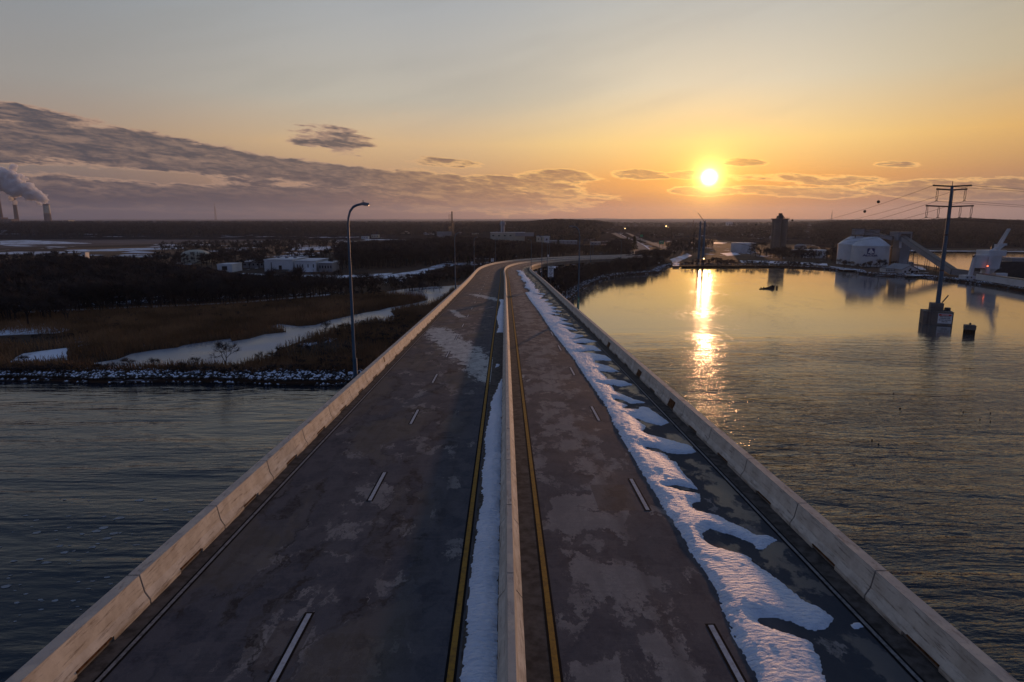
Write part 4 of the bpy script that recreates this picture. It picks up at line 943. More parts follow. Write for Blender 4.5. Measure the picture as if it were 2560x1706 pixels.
# ship loader on the pier
c, w, h, rz = spot(2438, 2503, 699, 626); ul = empty('ship_unloader', c, rz); tag(ul, 'white portal ship unloader with raised boom standing on the pier', 'crane')
px_m = w / 65.0
def U(px, py, dy=0.0): return Vector(((px - 2470.5) * px_m * (1 + dy / c.y), dy, hz(px, py, c + Vector((0, 0, 0))) - 1 + 0))
f = MB()
for a, b, dy in (((2431, 640), (2423, 693), 0), ((2457, 640), (2452, 702), -3), ((2502, 612), (2498, 690), 6), ((2478, 672), (2474, 688), 6)): f.bar(U(*a, dy), U(*b, dy), 1.5)
f.build('portal_legs', M['white'], ul)
MB().box(((2476 - 2470.5) * px_m, 2, (U(0 + 2476, 626).z + U(2476, 641).z) / 2), (44 * px_m, 9, U(2476, 626).z - U(2476, 641).z)).build('machinery_house', M['white'], ul)
hp = MB(); zt, zb, zc = U(2476, 641).z, U(2476, 672).z, U(2476, 690).z
for (za, wa), (zb_, wb) in (((zt, 31), (zb, 28)), ((zb, 20), (zc, 4))):
    V = [(sx * wa * px_m / 2 + 4 * px_m, 2 + sy * 4, za) for sx, sy in ((-1, -1), (1, -1), (1, 1), (-1, 1))] + [(sx * wb * px_m / 2 + 4 * px_m, 2 + sy * 4 * wb / wa, zb_) for sx, sy in ((-1, -1), (1, -1), (1, 1), (-1, 1))]
    hp.add(V, [(0, 1, 2, 3), (7, 6, 5, 4), (0, 4, 5, 1), (1, 5, 6, 2), (2, 6, 7, 3), (3, 7, 4, 0)])
hp.build('hopper', M['white'], ul)
f = MB().bar(U(2502, 612), U(2462, 628), .7).bar(U(2500, 613), U(2482, 628), .6).bar(U(2486, 612), U(2486, 628), 1.2).bar(U(2486, 612), U(2504, 612), 1.0); f.build('back_stay', M['white'], ul)
bm_ = MB(); a, b = U(2505, 612, 5), U(2523, 573, 5)
for k in (-1, 1): bm_.bar(a + Vector((0, k * .9, 0)), b + Vector((0, k * .5, 0)), .45, .9)
for t in range(9): q = a.lerp(b, t / 8); bm_.bar(q + Vector((-.2, -.8, 0)), q + Vector((.2, .8, 0)), .3)
bm_.build('boom', M['white'], ul)
MB().lathe([(3.2, 0), (3.2, 6.5)], ((2445 - 2470.5) * px_m, 0, U(2445, 669).z), 18).build('cyclone', M['white'], ul, True)
f = MB().bar(U(2425, 640), U(2458, 640), 1.0).bar(U(2425, 670), U(2500, 672), .8); f.build('platform', M['steel_dark'], ul)
bg_ = MB()
for a in ((2421, 695), (2454, 703), (2498, 691)): bg_.box(U(*a) + Vector((0, 0, .6)), (6, 2.6, 1.6))
bg_.build('bogie', M['white'], ul)
MB().lathe([(.3, 0), (.3, .35)], U(2446, 664, -5), 10).build('work_light', M['lit_r'], ul)
# covered belt on the pier
P0 = at(2463, 704, 1.0); P1 = at(2640, 733, 1.0); P0.y += 4; P1.y += 4
cb = gallery([P0 + Vector((0, 0, 2.0)), P1 + Vector((0, 0, 2.2))], 3.5, 3.0, 'covered_conveyor', 'white covered conveyor running along the pier edge', M['white'])
P2 = at(2404, 700, 1.0); block(2404, 2424, 700, 689, 5, 'service_cabin', M['white'], 'small white cabin at the foot of the ship unloader', 'cabin', extra=windows(1, 2, .3, .3, 'black_s'))
# ship moored behind the pier
sh = empty('cargo_ship', at(2514, 702, 0) + Vector((46 * math.cos(R(14)), 24 - 46 * math.sin(R(14)), 0)), R(-14)); tag(sh, 'dark cargo ship moored behind the pier at the right edge', 'ship')
hl = MB(); Ls = [(-46, .3, 0), (-44, 5, 0), (-34, 8, 0), (40, 8, 0), (60, 0.5, 1.5)]; V = []
for x, hw, r_ in Ls: V += [(x, -hw * .8, -1), (x, -hw, 9 + r_), (x, hw, 9 + r_), (x, hw * .8, -1)]
hl.add(V, [(0, 1, 2, 3), (19, 18, 17, 16)] + [(i * 4 + k, i * 4 + (k + 1) % 4, i * 4 + 4 + (k + 1) % 4, i * 4 + 4 + k) for i in range(4) for k in range(4)]).build('hull', M['steel_dark'], sh)
hc = MB()
for k in range(4): hc.box((-24 + k * 19, 0, 9.9), (13, 11, 1.8))
hc.build('hatch_cover', M['grey_b'], sh)
MB().box((-38, 0, 10), (5, 12, 2)).build('deckhouse', M['grey_b'], sh); MB().lathe([(1.0, 0), (.8, 6)], (-38, 0, 11), 12).build('funnel', M['steel_dark'], sh)
MB().bar((-38, 0, 16.5), (-38, 0, 19), .3).build('mast', M['steel_dark'], sh)

# concrete silo tower and storage tanks
c, w, h, rz = spot(1928, 1960, 632, 549); st = empty('silo_tower', push(c, w / 2), rz); tag(st, 'tall grey-brown concrete silo tower with machinery on its roof', 'silo tower')
for x in (-.27, .27):
    for y in (-.27, .27): MB().lathe([(w * .255, -1), (w * .255, h)], (x * w * .92, y * w * .9, 0), 28).build('silo_shaft', M['silo_c'], st, True)
MB().box((0, 0, h / 2), (w * .16, w * .62, h * .999)).build('stair_core', M['steel_dark'], st)
MB().box((0, 0, h + .4), (w * 1.02, w * 1.0, .9)).build('roof', M['silo_c'], st)
kh = h / 83.
MB().box((-w * .02, 0, h + 4.5 * kh), (w * .36, w * .4, 9 * kh)).build('head_house', M['steel_dark'], st)
MB().box((0, 0, h + 12 * kh), (w * .20, w * .24, 7 * kh)).build('elevator_head', M['steel_dark'], st)
f = MB().bar((w * .12, 0, h + 13 * kh), (w * .32, 0, h + 4 * kh), .5).bar((w * .33, 0, h), (w * .33, 0, h + 6 * kh), .4).bar((w * .24, 0, h), (w * .24, 0, h + 5 * kh), .4)
for k in range(9): f.bar((-w * .5 + k * w / 8, -w * .48, h + .8), (-w * .5 + k * w / 8, -w * .48, h + 2.2), .2)
f.build('roof_frame', M['steel_dark'], st)
def tank(px0, px1, yb, ye, ya, label, mat='white', z=1.0, dist=None, name='storage_tank', ladder=True):
    c, w, h, rz = spot(px0, px1, yb, ye, z, dist); r_ = w / 2; c = push(c, r_); ha = max(h + .3, hz((px0 + px1) / 2, ya, c) - z)
    root = empty(name, c, rz); tag(root, label, 'tank', 'storage tanks')
    MB().lathe([(r_, -1), (r_, h)], n=48).build('wall', M[mat], root, True)
    n_ = 8; MB().lathe([(r_ * 1.01, h - .15)] + [(r_ * math.cos(i / n_ * math.pi / 2) * 1.01, h + (ha - h) * math.sin(i / n_ * math.pi / 2)) for i in range(n_)] + [(.3, ha)], n=48).build('roof', M[mat], root, True)
    MB().lathe([(.4, ha - .1), (.4, ha + 1.0), (.7, ha + 1.0), (.1, ha + 1.5)], n=10).build('roof_vent', M['steel_dark'], root)
    if ladder:
        f = MB()
        for k in range(14): a = -math.pi * .5 + .1 * k + .3; f.box(((r_ + .4) * math.cos(a), (r_ + .4) * math.sin(a), h * (k + 1) / 15), (1.0, 1.0, .3), a)
        f.build('spiral_stair', M['steel_dark'], root)
    return root
tank(1827, 1887, 631, 609, 606.5, 'broad white flat tank left of the concrete silo tower')
tank(1986, 2014, 628, 616, 610.5, 'small grey tank with a domed roof behind two wider tanks', 'grey_b', ladder=False)
tank(1977, 2010, 641, 625, 623.5, 'squat pale tank half hidden by bare trees', 'grey_b')
tank(2010, 2062, 646, 626, 624.0, 'wide white flat-topped tank near the cove, left of the silos')
tank(457, 527, 660, 640, 624.5, 'round cream tank with a low dome beyond the dark wood', 'cream')
# white warehouse group beyond the wood on the left
def wh_x(root, w, h, d):
    MB().box((w * .06, -d / 2 - .1, h * .35), (w * .10, .3, h * .35)).build('loading_door', M['black_s'], root)
    MB().box((w * .10, -d / 2 - 1.2, h * .16), (w * .5, 2.2, .3)).build('canopy', M['steel_dark'], root)
    MB().bar((-w * .25, -d / 2 - .15, 0), (-w * .25, -d / 2 - .15, h * .8), .35).build('downpipe', M['steel_dark'], root)
    for k in range(3): MB().box((w * (-.3 + .3 * k), 0, h + .8), (1.6, 1.6, 1.4)).build('roof_unit', M['grey_b'], root)
block(684, 755, 679, 650, 30, 'warehouse', M['white'], 'big white windowless warehouse beyond the dark wood', 'warehouse', extra=wh_x, roof=M['roof_snow'])
block(755, 808, 680, 653, 26, 'warehouse', M['white'], 'lower white warehouse hall joined to the right of the big one', 'warehouse', extra=windows(1, 4, .16, .3), roof=M['roof_snow'])
block(808, 842, 680, 658, 18, 'warehouse', M['grey_b'], 'low grey annex at the right end of the white warehouses', 'warehouse', extra=windows(1, 5, .4, .3), roof=M['roof_snow'])
block(622, 684, 670, 655, 18, 'warehouse', M['grey_b'], 'long low grey shed left of the big white warehouse', 'warehouse', extra=windows(1, 6, .3, .3), roof=M['roof_snow'])
block(557, 594, 681, 662, 14, 'shed', M['white'], 'small white shed between the tank and the warehouses', 'shed', extra=windows(1, 1, .35, .5, 'black_s'), roof=M['roof_snow'])
block(213, 222, 668, 632, 4, 'chimney_shed', M['white'], 'narrow pale block standing alone at the edge of the wood', 'shed', extra=windows(2, 1, .4, .3), roof=M['roof_snow'])
# plants behind the bend
pl_ = block(1226, 1312, 606, 582, 24, 'factory', M['cream'], 'cream factory hall with a pale tower above the dark wood', 'factory', z=6, dist=900, extra=windows(1, 6, .32, .16), roof=M['roof_snow'], back=0)
cc_ = pl_.location; kk = 900 / F
MB().lathe([(5 * kk, 0), (5 * kk, 34 * kk), (7.5 * kk, 36 * kk), (7.5 * kk, 41 * kk), (4 * kk, 44 * kk)], (-12 * kk, 6, 0), 16).build('tower', M['grey_b'], pl_); MB().bar((-16 * kk, 0, 0), (-16 * kk, 0, (606 - 560) * kk), .9).build('stack', M['white'], pl_)
MB().box((42 * kk, -8, 12 * kk), (46 * kk, 12, 9 * kk)).build('wing', M['grey_b'], pl_)
block(1341, 1374, 603, 592, 16, 'workshop', M['cream'], 'pale workshop hall left of the right-hand street lamp head', 'building', z=3, dist=860, extra=windows(1, 4, .3, .3), roof=M['roof_snow'])
block(1361, 1372, 606, 592, 7, 'workshop_tower', M['white'], 'little white tower with a peaked cap beside the workshop', 'tower', z=3, dist=840, extra=windows(1, 1, .35, .3), roof=M['roof_snow'])
block(1374, 1442, 610, 603, 14, 'long_shed', M['grey_b'], 'long low shed with a snowy roof behind the bend', 'building', z=3, dist=830, extra=windows(1, 7, .3, .3), roof=M['roof_snow'])
block(1476, 1500, 612, 606, 10, 'long_shed', M['grey_b'], 'short shed with snow on its roof near the highway', 'building', z=2, dist=800, extra=windows(1, 3, .3, .3), roof=M['roof_snow'])
for i, (a, b, y0, y1, dd, l) in enumerate([(1000, 1024, 587, 579, 1350, 'tiny pale shed far off left of the process stack'), (1060, 1085, 590, 581, 1300, 'tiny pale process building just left of the stack'), (1150, 1168, 584, 577, 1500, 'tiny pale building on the far slope right of the stack'), (1270, 1330, 574, 569, 1300, 'faint snowy-roofed hall behind the cream factory'), (800, 820, 623, 617, 760, 'tiny white trailer in the snowy yard beyond the warehouse'), (830, 850, 622, 616, 770, 'second tiny white trailer in the snowy yard'), (2330, 2350, 600, 596, 1400, 'tiny pale hut on the far right hillside'), (1815, 1830, 562, 556, 2600, 'faint pale block far away under the sun'), (1180, 1196, 590, 584, 1250, 'low pale hall between the stack and the cream factory'), (1096, 1112, 585, 580, 1400, 'pale shed right behind the process stack frame'), (930, 948, 594, 588, 1150, 'small pale shed at the wood edge right of the lamp pole'), (905, 922, 599, 592, 1100, 'tiny grey hut beyond the wood right of the lamp pole'), (330, 352, 628, 622, 760, 'low hut in the russet field left of the round cream tank'), (560, 580, 632, 626, 740, 'little hut between the round tank and the trailers'), (500, 515, 612, 607, 900, 'tiny hut behind the round cream tank'), (1880, 1900, 585, 580, 1500, 'pale roofed hut left of the silo tower top'), (1690, 1706, 590, 585, 1300, 'small hut between the highway sign and steel poles'), (2105, 2125, 585, 580, 1300, 'tiny shed on the slope above the silos')]):
    block(a, b, y0, y1, 12, 'distant_building', M['white'] if i % 2 else M['cream'], l, 'building', z=float(gz(*atd((a + b) / 2, y0, dd).xy)), dist=dd, extra=windows(1, 3, .3, .3), roof=M['roof_snow'])

# process stack with its frame
c = atd(1131, 597, 1150); c.z = 3; px_m = 1150 / F / 1.0; ps = empty('process_stack', c); tag(ps, 'thin dark process stack with a lattice stair frame beside it', 'chimney')
H = hz(1131, 529, c) - 3; MB().lathe([(1.4, -2), (1.2, H)], n=14).build('shaft', M['steel_dark'], ps, True)
f = MB(); Hf = H * .88
for x in (-5.6, -2.2):
    for y in (-1, 1): f.bar((x, y, -2), (x, y, Hf), .28)
for k in range(12): z = Hf * k / 11; f.box((-3.9, 0, z), (3.6, 2.2, .2)); f.bar((-5.6, -1, z), (-2.2, -1, min(Hf, z + Hf / 11)), .18)
f.build('stair_frame', M['steel_dark'], ps)
MB().box((-14, 0, 5), (26, 10, 10)).build('pipe_rack', M['grey_b'], ps)

# power station on the left horizon
def stack(px0, px1, tx0, tx1, yt, dist, label, bands):
    c = atd((px0 + px1) / 2, 557, dist); c.z = 20; r0 = (px1 - px0) / 2 * dist / F; r1 = (tx1 - tx0) / 2 * dist / F; H = hz((tx0 + tx1) / 2, yt, c) - 20
    r = empty('power_station_chimney', c); tag(r, label, 'chimney', 'power station chimneys')
    z = 0
    for t, mname in bands:
        MB().lathe([(r0 + (r1 - r0) * z, H * z), (r0 + (r1 - r0) * t, H * t)], n=24).build('shaft', M[mname], r, True); z = t
    MB().lathe([(r1 * 1.06, H - 3), (r1 * 1.06, H + .5)], n=24).build('rim', M['steel_dark'], r)
    return r
stack(-1, 9, -8, -1, 482, 4300, 'brown chimney cut by the left edge of the photo', [(1, 'brick')])
stack(38, 48, 33, 40, 494, 4300, 'slender brown chimney between the edge and the steaming one', [(1, 'brick')])
stack(113, 129, 109.5, 123, 511, 4200, 'thick chimney with a pale band and dark top giving off steam', [(.48, 'brick'), (.55, 'tan'), (.93, 'cream'), (1, 'steel_dark')])
def bd(px0, px1, yb, yt, mat, label, name='boiler_house'):
    block(px0, px1, yb, yt, 60, name, M[mat], label, 'building', z=22, dist=4100, extra=windows(1, 3, .3, .2), group='power station halls')
bd(-20, 14, 566, 544, 'brick', 'dark boiler hall under the chimney at the left edge'); bd(12, 40, 566, 548, 'brick', 'dark boiler hall between the two slender chimneys'); bd(40, 52, 566, 554, 'brick', 'small dark annex at the foot of the second slender chimney')
bd(98, 146, 566, 555, 'tan', 'wide tan hall at the foot of the steaming chimney'); bd(146, 165, 566, 559, 'tan', 'low tan link hall right of the steaming chimney'); bd(160, 181, 566, 551, 'cream', 'cream box-shaped hall right of the steaming chimney')
c, w, h, rz = spot(43, 75, 569, 562, z=21, dist=3900); dm = MB().lathe([(w / 2, -3), (w / 2, 0), (w * .42, h * .5), (w * .25, h * .85), (1, h)], n=32).build('storage_dome', M['white'], smooth=True); dm.location = c; tag(dm, 'low white dome in front of the power station', 'dome')
# steam plume
def plume():
    import bmesh
    bm = bmesh.new(); g = random.Random(11); c0 = atd(116, 510, 4200)
    path_ = [(116, 508), (113, 500), (107, 494), (97, 490), (85, 487), (71, 481), (57, 474), (43, 467), (27, 461), (8, 456), (-14, 451), (-40, 446)]
    n = 0
    for k in range(620):
        t = g.random() ** .9 * (len(path_) - 1.001); i = int(t); a, b = path_[i], path_[i + 1]; fx = t - i
        wdt = (5 + t * 3.0); r_ = g.uniform(.12, .36) * wdt * (1.15 if t < 1 else 1)
        dx, dy = g.gauss(0, .32) * wdt, g.gauss(0, .40) * wdt
        p = atd(a[0] + (b[0] - a[0]) * fx + dx, a[1] + (b[1] - a[1]) * fx + dy, 4200); p.y += g.uniform(-1, 1) * wdt * 2.2
        mt = Matrix.Translation(p) @ Matrix.Diagonal((r_ * 2.65, r_ * 2.65, r_ * 2.3, 1)); bmesh.ops.create_icosphere(bm, subdivisions=3, radius=1, matrix=mt)
    for v in bm.verts:
        q = v.co * .035; v.co += Vector((mnoise.noise(q), mnoise.noise(q + Vector((9, 0, 0))), mnoise.noise(q + Vector((0, 9, 0))))) * 9 + Vector((mnoise.noise(q * 3.5), 0, mnoise.noise(q * 3.5 + Vector((3, 3, 3))))) * 4
    me = bpy.data.meshes.new('smoke_raw'); bm.to_mesh(me); bm.free(); tmp = bpy.data.objects.new('smoke_raw', me); col.objects.link(tmp)
    md = tmp.modifiers.new('r', 'REMESH'); md.mode = 'VOXEL'; md.voxel_size = 3.2
    me2 = bpy.data.meshes.new_from_object(tmp.evaluated_get(bpy.context.evaluated_depsgraph_get())); bpy.data.objects.remove(tmp)
    for v in me2.vertices:
        q = v.co * .06; v.co += Vector((mnoise.noise(q), mnoise.noise(q + Vector((9, 0, 0))), mnoise.noise(q + Vector((0, 9, 0))))) * 5 + Vector((mnoise.noise(q * 2.6), 0, mnoise.noise(q * 2.6 + Vector((3, 3, 3))))) * 2.5
    me2.polygons.foreach_set('use_smooth', np.ones(len(me2.polygons), bool))
    m_ = bpy.data.materials.new('steam'); m_.use_nodes = True; T = NT(m_.node_tree); m_.node_tree.nodes.clear()
    v_ = T.new('ShaderNodeVolumePrincipled'); v_.inputs['Color'].default_value = (.955, .96, .975, 1); v_.inputs['Anisotropy'].default_value = .1; v_.inputs['Density'].default_value = .10
    T.L.new(v_.outputs[0], T.new('ShaderNodeOutputMaterial').inputs['Volume'])
    me2.materials.clear(); me2.materials.append(m_); o = bpy.data.objects.new('smoke', me2); col.objects.link(o); tag(o, kind='stuff')
plume()
# guyed radio masts far away
def mast(px, yb, yt, dist, label, w=5.0):
    c = atd(px, yb, dist); c.z = float(gz(c.x, c.y)); H = hz(px, yt, c) - c.z; r = empty('radio_mast', c); tag(r, label, 'radio mast')
    f = MB()
    for a in range(3):
        x, y = w * math.cos(a * 2.094), w * math.sin(a * 2.094); x2, y2 = w * math.cos((a + 1) * 2.094), w * math.sin((a + 1) * 2.094)
        f.bar((x, y, 0), (x * .25, y * .25, H * .8), w * .16)
        for k in range(10):
            t0, t1 = k / 12, (k + 1) / 12; s0, s1 = 1 - .75 * t0 / .8, 1 - .75 * t1 / .8; f.bar((x * s0, y * s0, H * t0), (x2 * s1, y2 * s1, H * t1), w * .09)
    f.build('lattice', M['steel_dark'], r); MB().bar((0, 0, H * .78), (0, 0, H), w * .18).build('antenna', M['steel_dark'], r)
mast(540, 556, 508, 5200, 'lattice radio mast on the horizon between smoke and street lamp', 9)
mast(2078, 558, 525, 4200, 'faint radio mast on the horizon left of the power pylon', 5)
for px, yt, l in ((1471, 546, 'tiny lattice mast on the wooded hill, left one of two'), (1460, 549, 'tiny thin mast on the wooded hill beside the lattice one'), (1663, 556, 'distant lattice pylon left of the bright glint')): mast(px, 572, yt, 1900, l, 2.2)
# tower cranes near the sun
for px, tx, ty, by, l in ((1761, 1745, 533, 556, 'far red crane with its jib raised to the left, under the sun'), (1730, 1735, 549, 568, 'faint crane with steep jib left of the steel poles'), (1712, 1718, 556, 570, 'smallest faint crane left of the steel poles')):
    c = atd(px, 575, 2400); c.z = float(gz(c.x, c.y)); r = empty('jib_crane', c); tag(r, l, 'crane'); b = hz(px, by, c) - c.z; tp = atd(tx, ty, 2400) - c; 
    MB().bar((0, 0, 0), (0, 0, b), 2.2).build('mast', M['steel_dark'], r); MB().bar((0, 0, b), tp, 1.6).build('jib', M['rust'], r); MB().bar((0, 0, b), (4, 0, b + 8), 1.4).build('counter_jib', M['rust'], r)

# two steel transmission poles and wooden utility poles on the far bank
def far_pole(px0, yb, px1, yt, label, r_=.9, mat='pole', arms=()):
    c = at(px0, yb, 1); H = hz(px1, yt, c) - 1; r = empty('utility_pole', c); tag(r, label, 'pole', 'poles on the far bank')
    MB().lathe([(r_, -1), (r_ * .6, H)], n=10).build('shaft', M[mat], r, True)
    if arms:
        f = MB()
        for z, w in arms: f.box((0, 0, H * z), (w, .3, .3)); f.box((-w * .45, 0, H * z - .5), (.2, .2, .9)); f.box((w * .45, 0, H * z - .5), (.2, .2, .9))
        f.build('crossarm', M['steel_dark'], r)
    return r, c, H
PA = far_pole(1746, 655, 1749, 554, 'tall steel transmission pole, left one of the pair below the sun', .95)
PB = far_pole(1757, 656, 1761, 553, 'tall steel transmission pole, right one of the pair below the sun', .95)
far_pole(1733, 633, 1735, 581, 'dark wooden pole left of the pair of steel poles', .42, 'wood', ((.97, 4), (.9, 4)))
far_pole(1677, 614, 1678, 568, 'dark pole standing by the green highway sign', .4, 'wood', ((.97, 5),))
far_pole(1777, 604, 1777, 590, 'short dark pole right of the pair of steel poles', .4, 'wood', ((.95, 4),))
far_pole(1973, 565, 1973, 553, 'tiny pole on the skyline right of the silo tower', 1.5, 'wood')

# power pylon standing in the cove
pcy = push(at(2338, 812, 0), 2.6)
py_ = empty('power_pylon', (pcy.x, pcy.y, 0)); tag(py_, 'tall steel power pylon with two pairs of crossarms on a concrete base in the cove', 'pylon')
pm = math.hypot(pcy.x, pcy.y) / math.hypot(F, 1060) * 1.0
def Z(py): return hz(2365, py, pcy)
zb, zt = Z(783), Z(465)
MB().lathe([(.66, zb - .5), (.60, zb + (zt - zb) * .3), (.50, zb + (zt - zb) * .6), (.38, zt)], n=14).build('pole', M['pole'], py_, True)
mz = MB()
for t in (.34, .62): z = zb + (zt - zb) * t; r_ = .66 - .26 * t + .05; mz.lathe([(r_, z - .25), (r_, z + .25)], n=14)
for k in range(26): z = zb + (zt - zb) * (.36 + .6 * k / 26); mz.box((.5 if k % 2 else -.5, -.2, z), (.2, .1, .1))
for q in (-.5, .5): mz.bar((q, -.2, zb + (zt - zb) * .34), (q * .85, -.2, zb + (zt - zb) * .96), .08)
mz.build('climbing_rail', M['steel_dark'], py_)
arms = [(464.5, 92, True), (473.5, 72, False), (515, 115, False)]
wires = []
for i, (yy, wpx, top) in enumerate(arms):
    z = Z(yy); hw = wpx / 2 * pm * .98
    a = MB().bar((-hw, 0, z), (0, 0, z - .25), .3, .4).bar((0, 0, z - .25), (hw, 0, z), .3, .4); a.box((-hw, 0, z), (.5, .3, .45)); a.box((hw, 0, z), (.5, .3, .45))
    ar = a.build('crossarm', M['steel_dark'], py_)
    for q in ((-1, 1) if i == 1 else (-1, -.48, .50, 1) if i == 2 else ()):
        x = q * hw * .97; ins = MB()
        for dxx in (-.28, .28): ins.tube([(x + dxx * .6, 0, z - .2), (x + dxx, 0, z - 2.0), (x + dxx * .4, 0, z - 3.3)], .07, 6)
        ins.box((x, 0, z - 3.35), (.8, .3, .14)); ins.build('insulator', M['steel_dark'], ar); wires.append((x, z - 3.4))
    if i == 0: wires += [(-hw, z), (hw, z)]
    if i == 0: MB().bar((0, 0, zt - .5), (0, 0, zt + 1.2), .12).build('lightning_rod', M['steel_dark'], py_)
# its concrete base
bs = empty('pylon_base', (pcy.x, pcy.y, 0), R(-24)); tag(bs, 'square concrete pier base with a danger notice under the pylon', 'pier base')
bw = 7.6
MB().box((0, 0, 1.75), (bw, bw * .72, 4.3)).build('cap_block', M['girder'], bs)
MB().box((-.3, 0, 5.0), (3.3, 3.0, 2.4)).build('pedestal', M['girder'], bs)
lg = MB()
for x in (-.35, .35): lg.bar((-2.2 + x, -bw * .36 - .1, -.5), (-2.2 + x, -bw * .36 - .1, 5.2), .1)
for k in range(12): lg.bar((-2.95, -bw * .36 - .1, k * .45), (-2.25, -bw * .36 - .1, k * .45), .07)
lg.build('ladder', M['steel_dark'], bs)
MB().bar((-2.2, -bw * .3, 5.0), (-.9, -bw * .3, 5.0), .09).build('handrail', M['rust'], bs)
MB().lathe([(.85, 3.85), (.85, 4.7), (.65, 4.85)], (2.8, 1.0, 0), 14).build('fender_drum', M['steel_dark'], bs)
MB().bar((1.1, 0, 6.4), (2.4, 0, 8.6), .3).build('light_bracket', M['steel_dark'], bs)
sg_ = MB().box((1.7, -bw * .36 - .08, 1.95), (3.5, .1, 2.9)).build('danger_notice', M['white_s'], bs)
MB().box((1.7, -bw * .36 - .16, 3.02), (3.15, .06, .5)).build('red_header', M['red_s'], sg_)
for j, (ln, sz, yy) in enumerate((('DANGER', .46, 3.02), ('HIGH VOLTAGE', .37, 2.50), ('OVERHEAD LINES', .34, 2.0), ('DO NOT ANCHOR', .35, 1.5), ('KEEP OFF', .36, 1.0))):
    t = text_mesh(ln, sz, M['white_s'] if j == 0 else M['black_s'], sg_, 'lettering', .02, .01); t.location = (1.7, -bw * .36 - (.20 if j == 0 else .15), yy); t.rotation_euler = (R(90), 0, 0)
# small mooring dolphin
dc = at(2432, 838, 0); dl = empty('mooring_dolphin', (dc.x, dc.y + 1.5, 0), R(-24)); tag(dl, 'small concrete-capped dolphin on black piles right of the pylon base', 'dolphin')
MB().box((0, 0, 1.9), (2.5, 2.2, 1.2)).build('cap', M['girder'], dl)
for x in (-1.5, -.5, .5, 1.5):
    for y in (-1.2, 1.2): MB().lathe([(.2, -1), (.2, 1.3)], (x * .68, y * .7, 0), 8).build('pile', M['wood'], dl)
MB().lathe([(.2, 2.5), (.2, 2.8), (.4, 2.85), (.1, 3.1)], n=8).build('bollard', M['steel_dark'], dl)
# conductors and marker balls
def sag(a, b, s, n=24): return [a.lerp(b, t / n) - Vector((0, 0, 4 * s * (t / n) * (1 - t / n))) for t in range(n + 1)]
pairs = []
wl = sorted(wires, key=lambda q: (round(q[1], 1), q[0]))
ca, Ha = PA[1], PA[2]; cb_, Hb = PB[1], PB[2]
for i, (x, z) in enumerate(wl):
    s = Vector((pcy.x + x, pcy.y, z)); tgt = ca if i % 2 == 0 else cb_; Ht = (Ha if i % 2 == 0 else Hb) * (.72 + .28 * i / 7)
    nm = ['lower arm, outer left', 'lower arm, inner left', 'lower arm, inner right', 'lower arm, outer right', 'short upper arm, left end', 'short upper arm, right end', 'topmost arm, left tip', 'topmost arm, right tip'][i]
    e = Vector((tgt.x + (-1.5 if i % 2 else 1.5), tgt.y, 1 + Ht))
    o = MB().tube(sag(s, e, 9 + (i % 3)), .045, 4, False).build('power_line', M['wire']); tag(o, 'thin power line to the far poles, hung from the pylon\'s ' + nm, 'power line', 'power lines to the far bank')
    e2 = Vector((pcy.x + 330 + x * .6, pcy.y - 40, z + 12)); o = MB().tube(sag(s, e2, 10), .05, 4, False).build('power_line', M['wire']); tag(o, 'thin power line leaving to the right, hung from the pylon\'s ' + nm, 'power line', 'power lines to the right')
top = [w for w in wires if abs(w[1] - Z(464.5)) < .6]
for j, (px, pyy) in enumerate(((2196, 505), (2162, 529), (1981, 551), (1890, 562))):
    p = atd(px, pyy, (205, 225, 330, 400)[j]); o = MB().lathe([(.05, -.5), (.35, -.36), (.5, 0), (.35, .36), (.05, .5)], n=14).build('marker_ball', M['black_s'], smooth=True); o.location = p; o.scale = (1.0 if j < 2 else 1.1,) * 3
    tag(o, ['dark marker ball on the power line, closest to the pylon', 'dark marker ball, second from the pylon', 'small marker ball against the sky right of the silo tower', 'tiny marker ball above the far wood left of the silo tower'][j], 'marker ball', 'marker balls on the power lines')

# half-sunken wreck and floating bits in the cove
wk = at(1925, 722, 0); wr = empty('sunken_wreck', wk, R(0)); tag(wr, 'black rotting timber wreck lying half sunken in the cove', 'wreck'); q = math.hypot(wk.x, wk.y) / F
m_ = MB(); V = []
for i, (x, hw, zt_) in enumerate(((-31, .3, .3), (-20, .5, .45), (-8, .7, .7), (0, .9, 1.0), (9, 1.0, 1.6), (12, .8, 1.1))): V += [(x * q, -hw + x * -.10, -.4), (x * q, -hw * .6 + x * -.10, zt_), (x * q, hw * .6 + x * -.10, zt_ * .8), (x * q, hw + x * -.10, -.4)]
m_.add([(a, -b, c_) for a, b, c_ in V], [(0, 1, 2, 3), (23, 22, 21, 20)] + [(i * 4 + k, i * 4 + (k + 1) % 4, i * 4 + 4 + (k + 1) % 4, i * 4 + 4 + k) for i in range(5) for k in range(4)])
m_.build('hull', M['wood'], wr); f = MB()
for x, hh in ((-22, .6), (-16, .8), (14.5, 1.2), (16, 1.0), (4, 1.5)): f.bar((x * q, 0, -.3), (x * q + .3, 0, hh), .35)
f.build('rib', M['wood'], wr)
rr_ = random.Random(4)
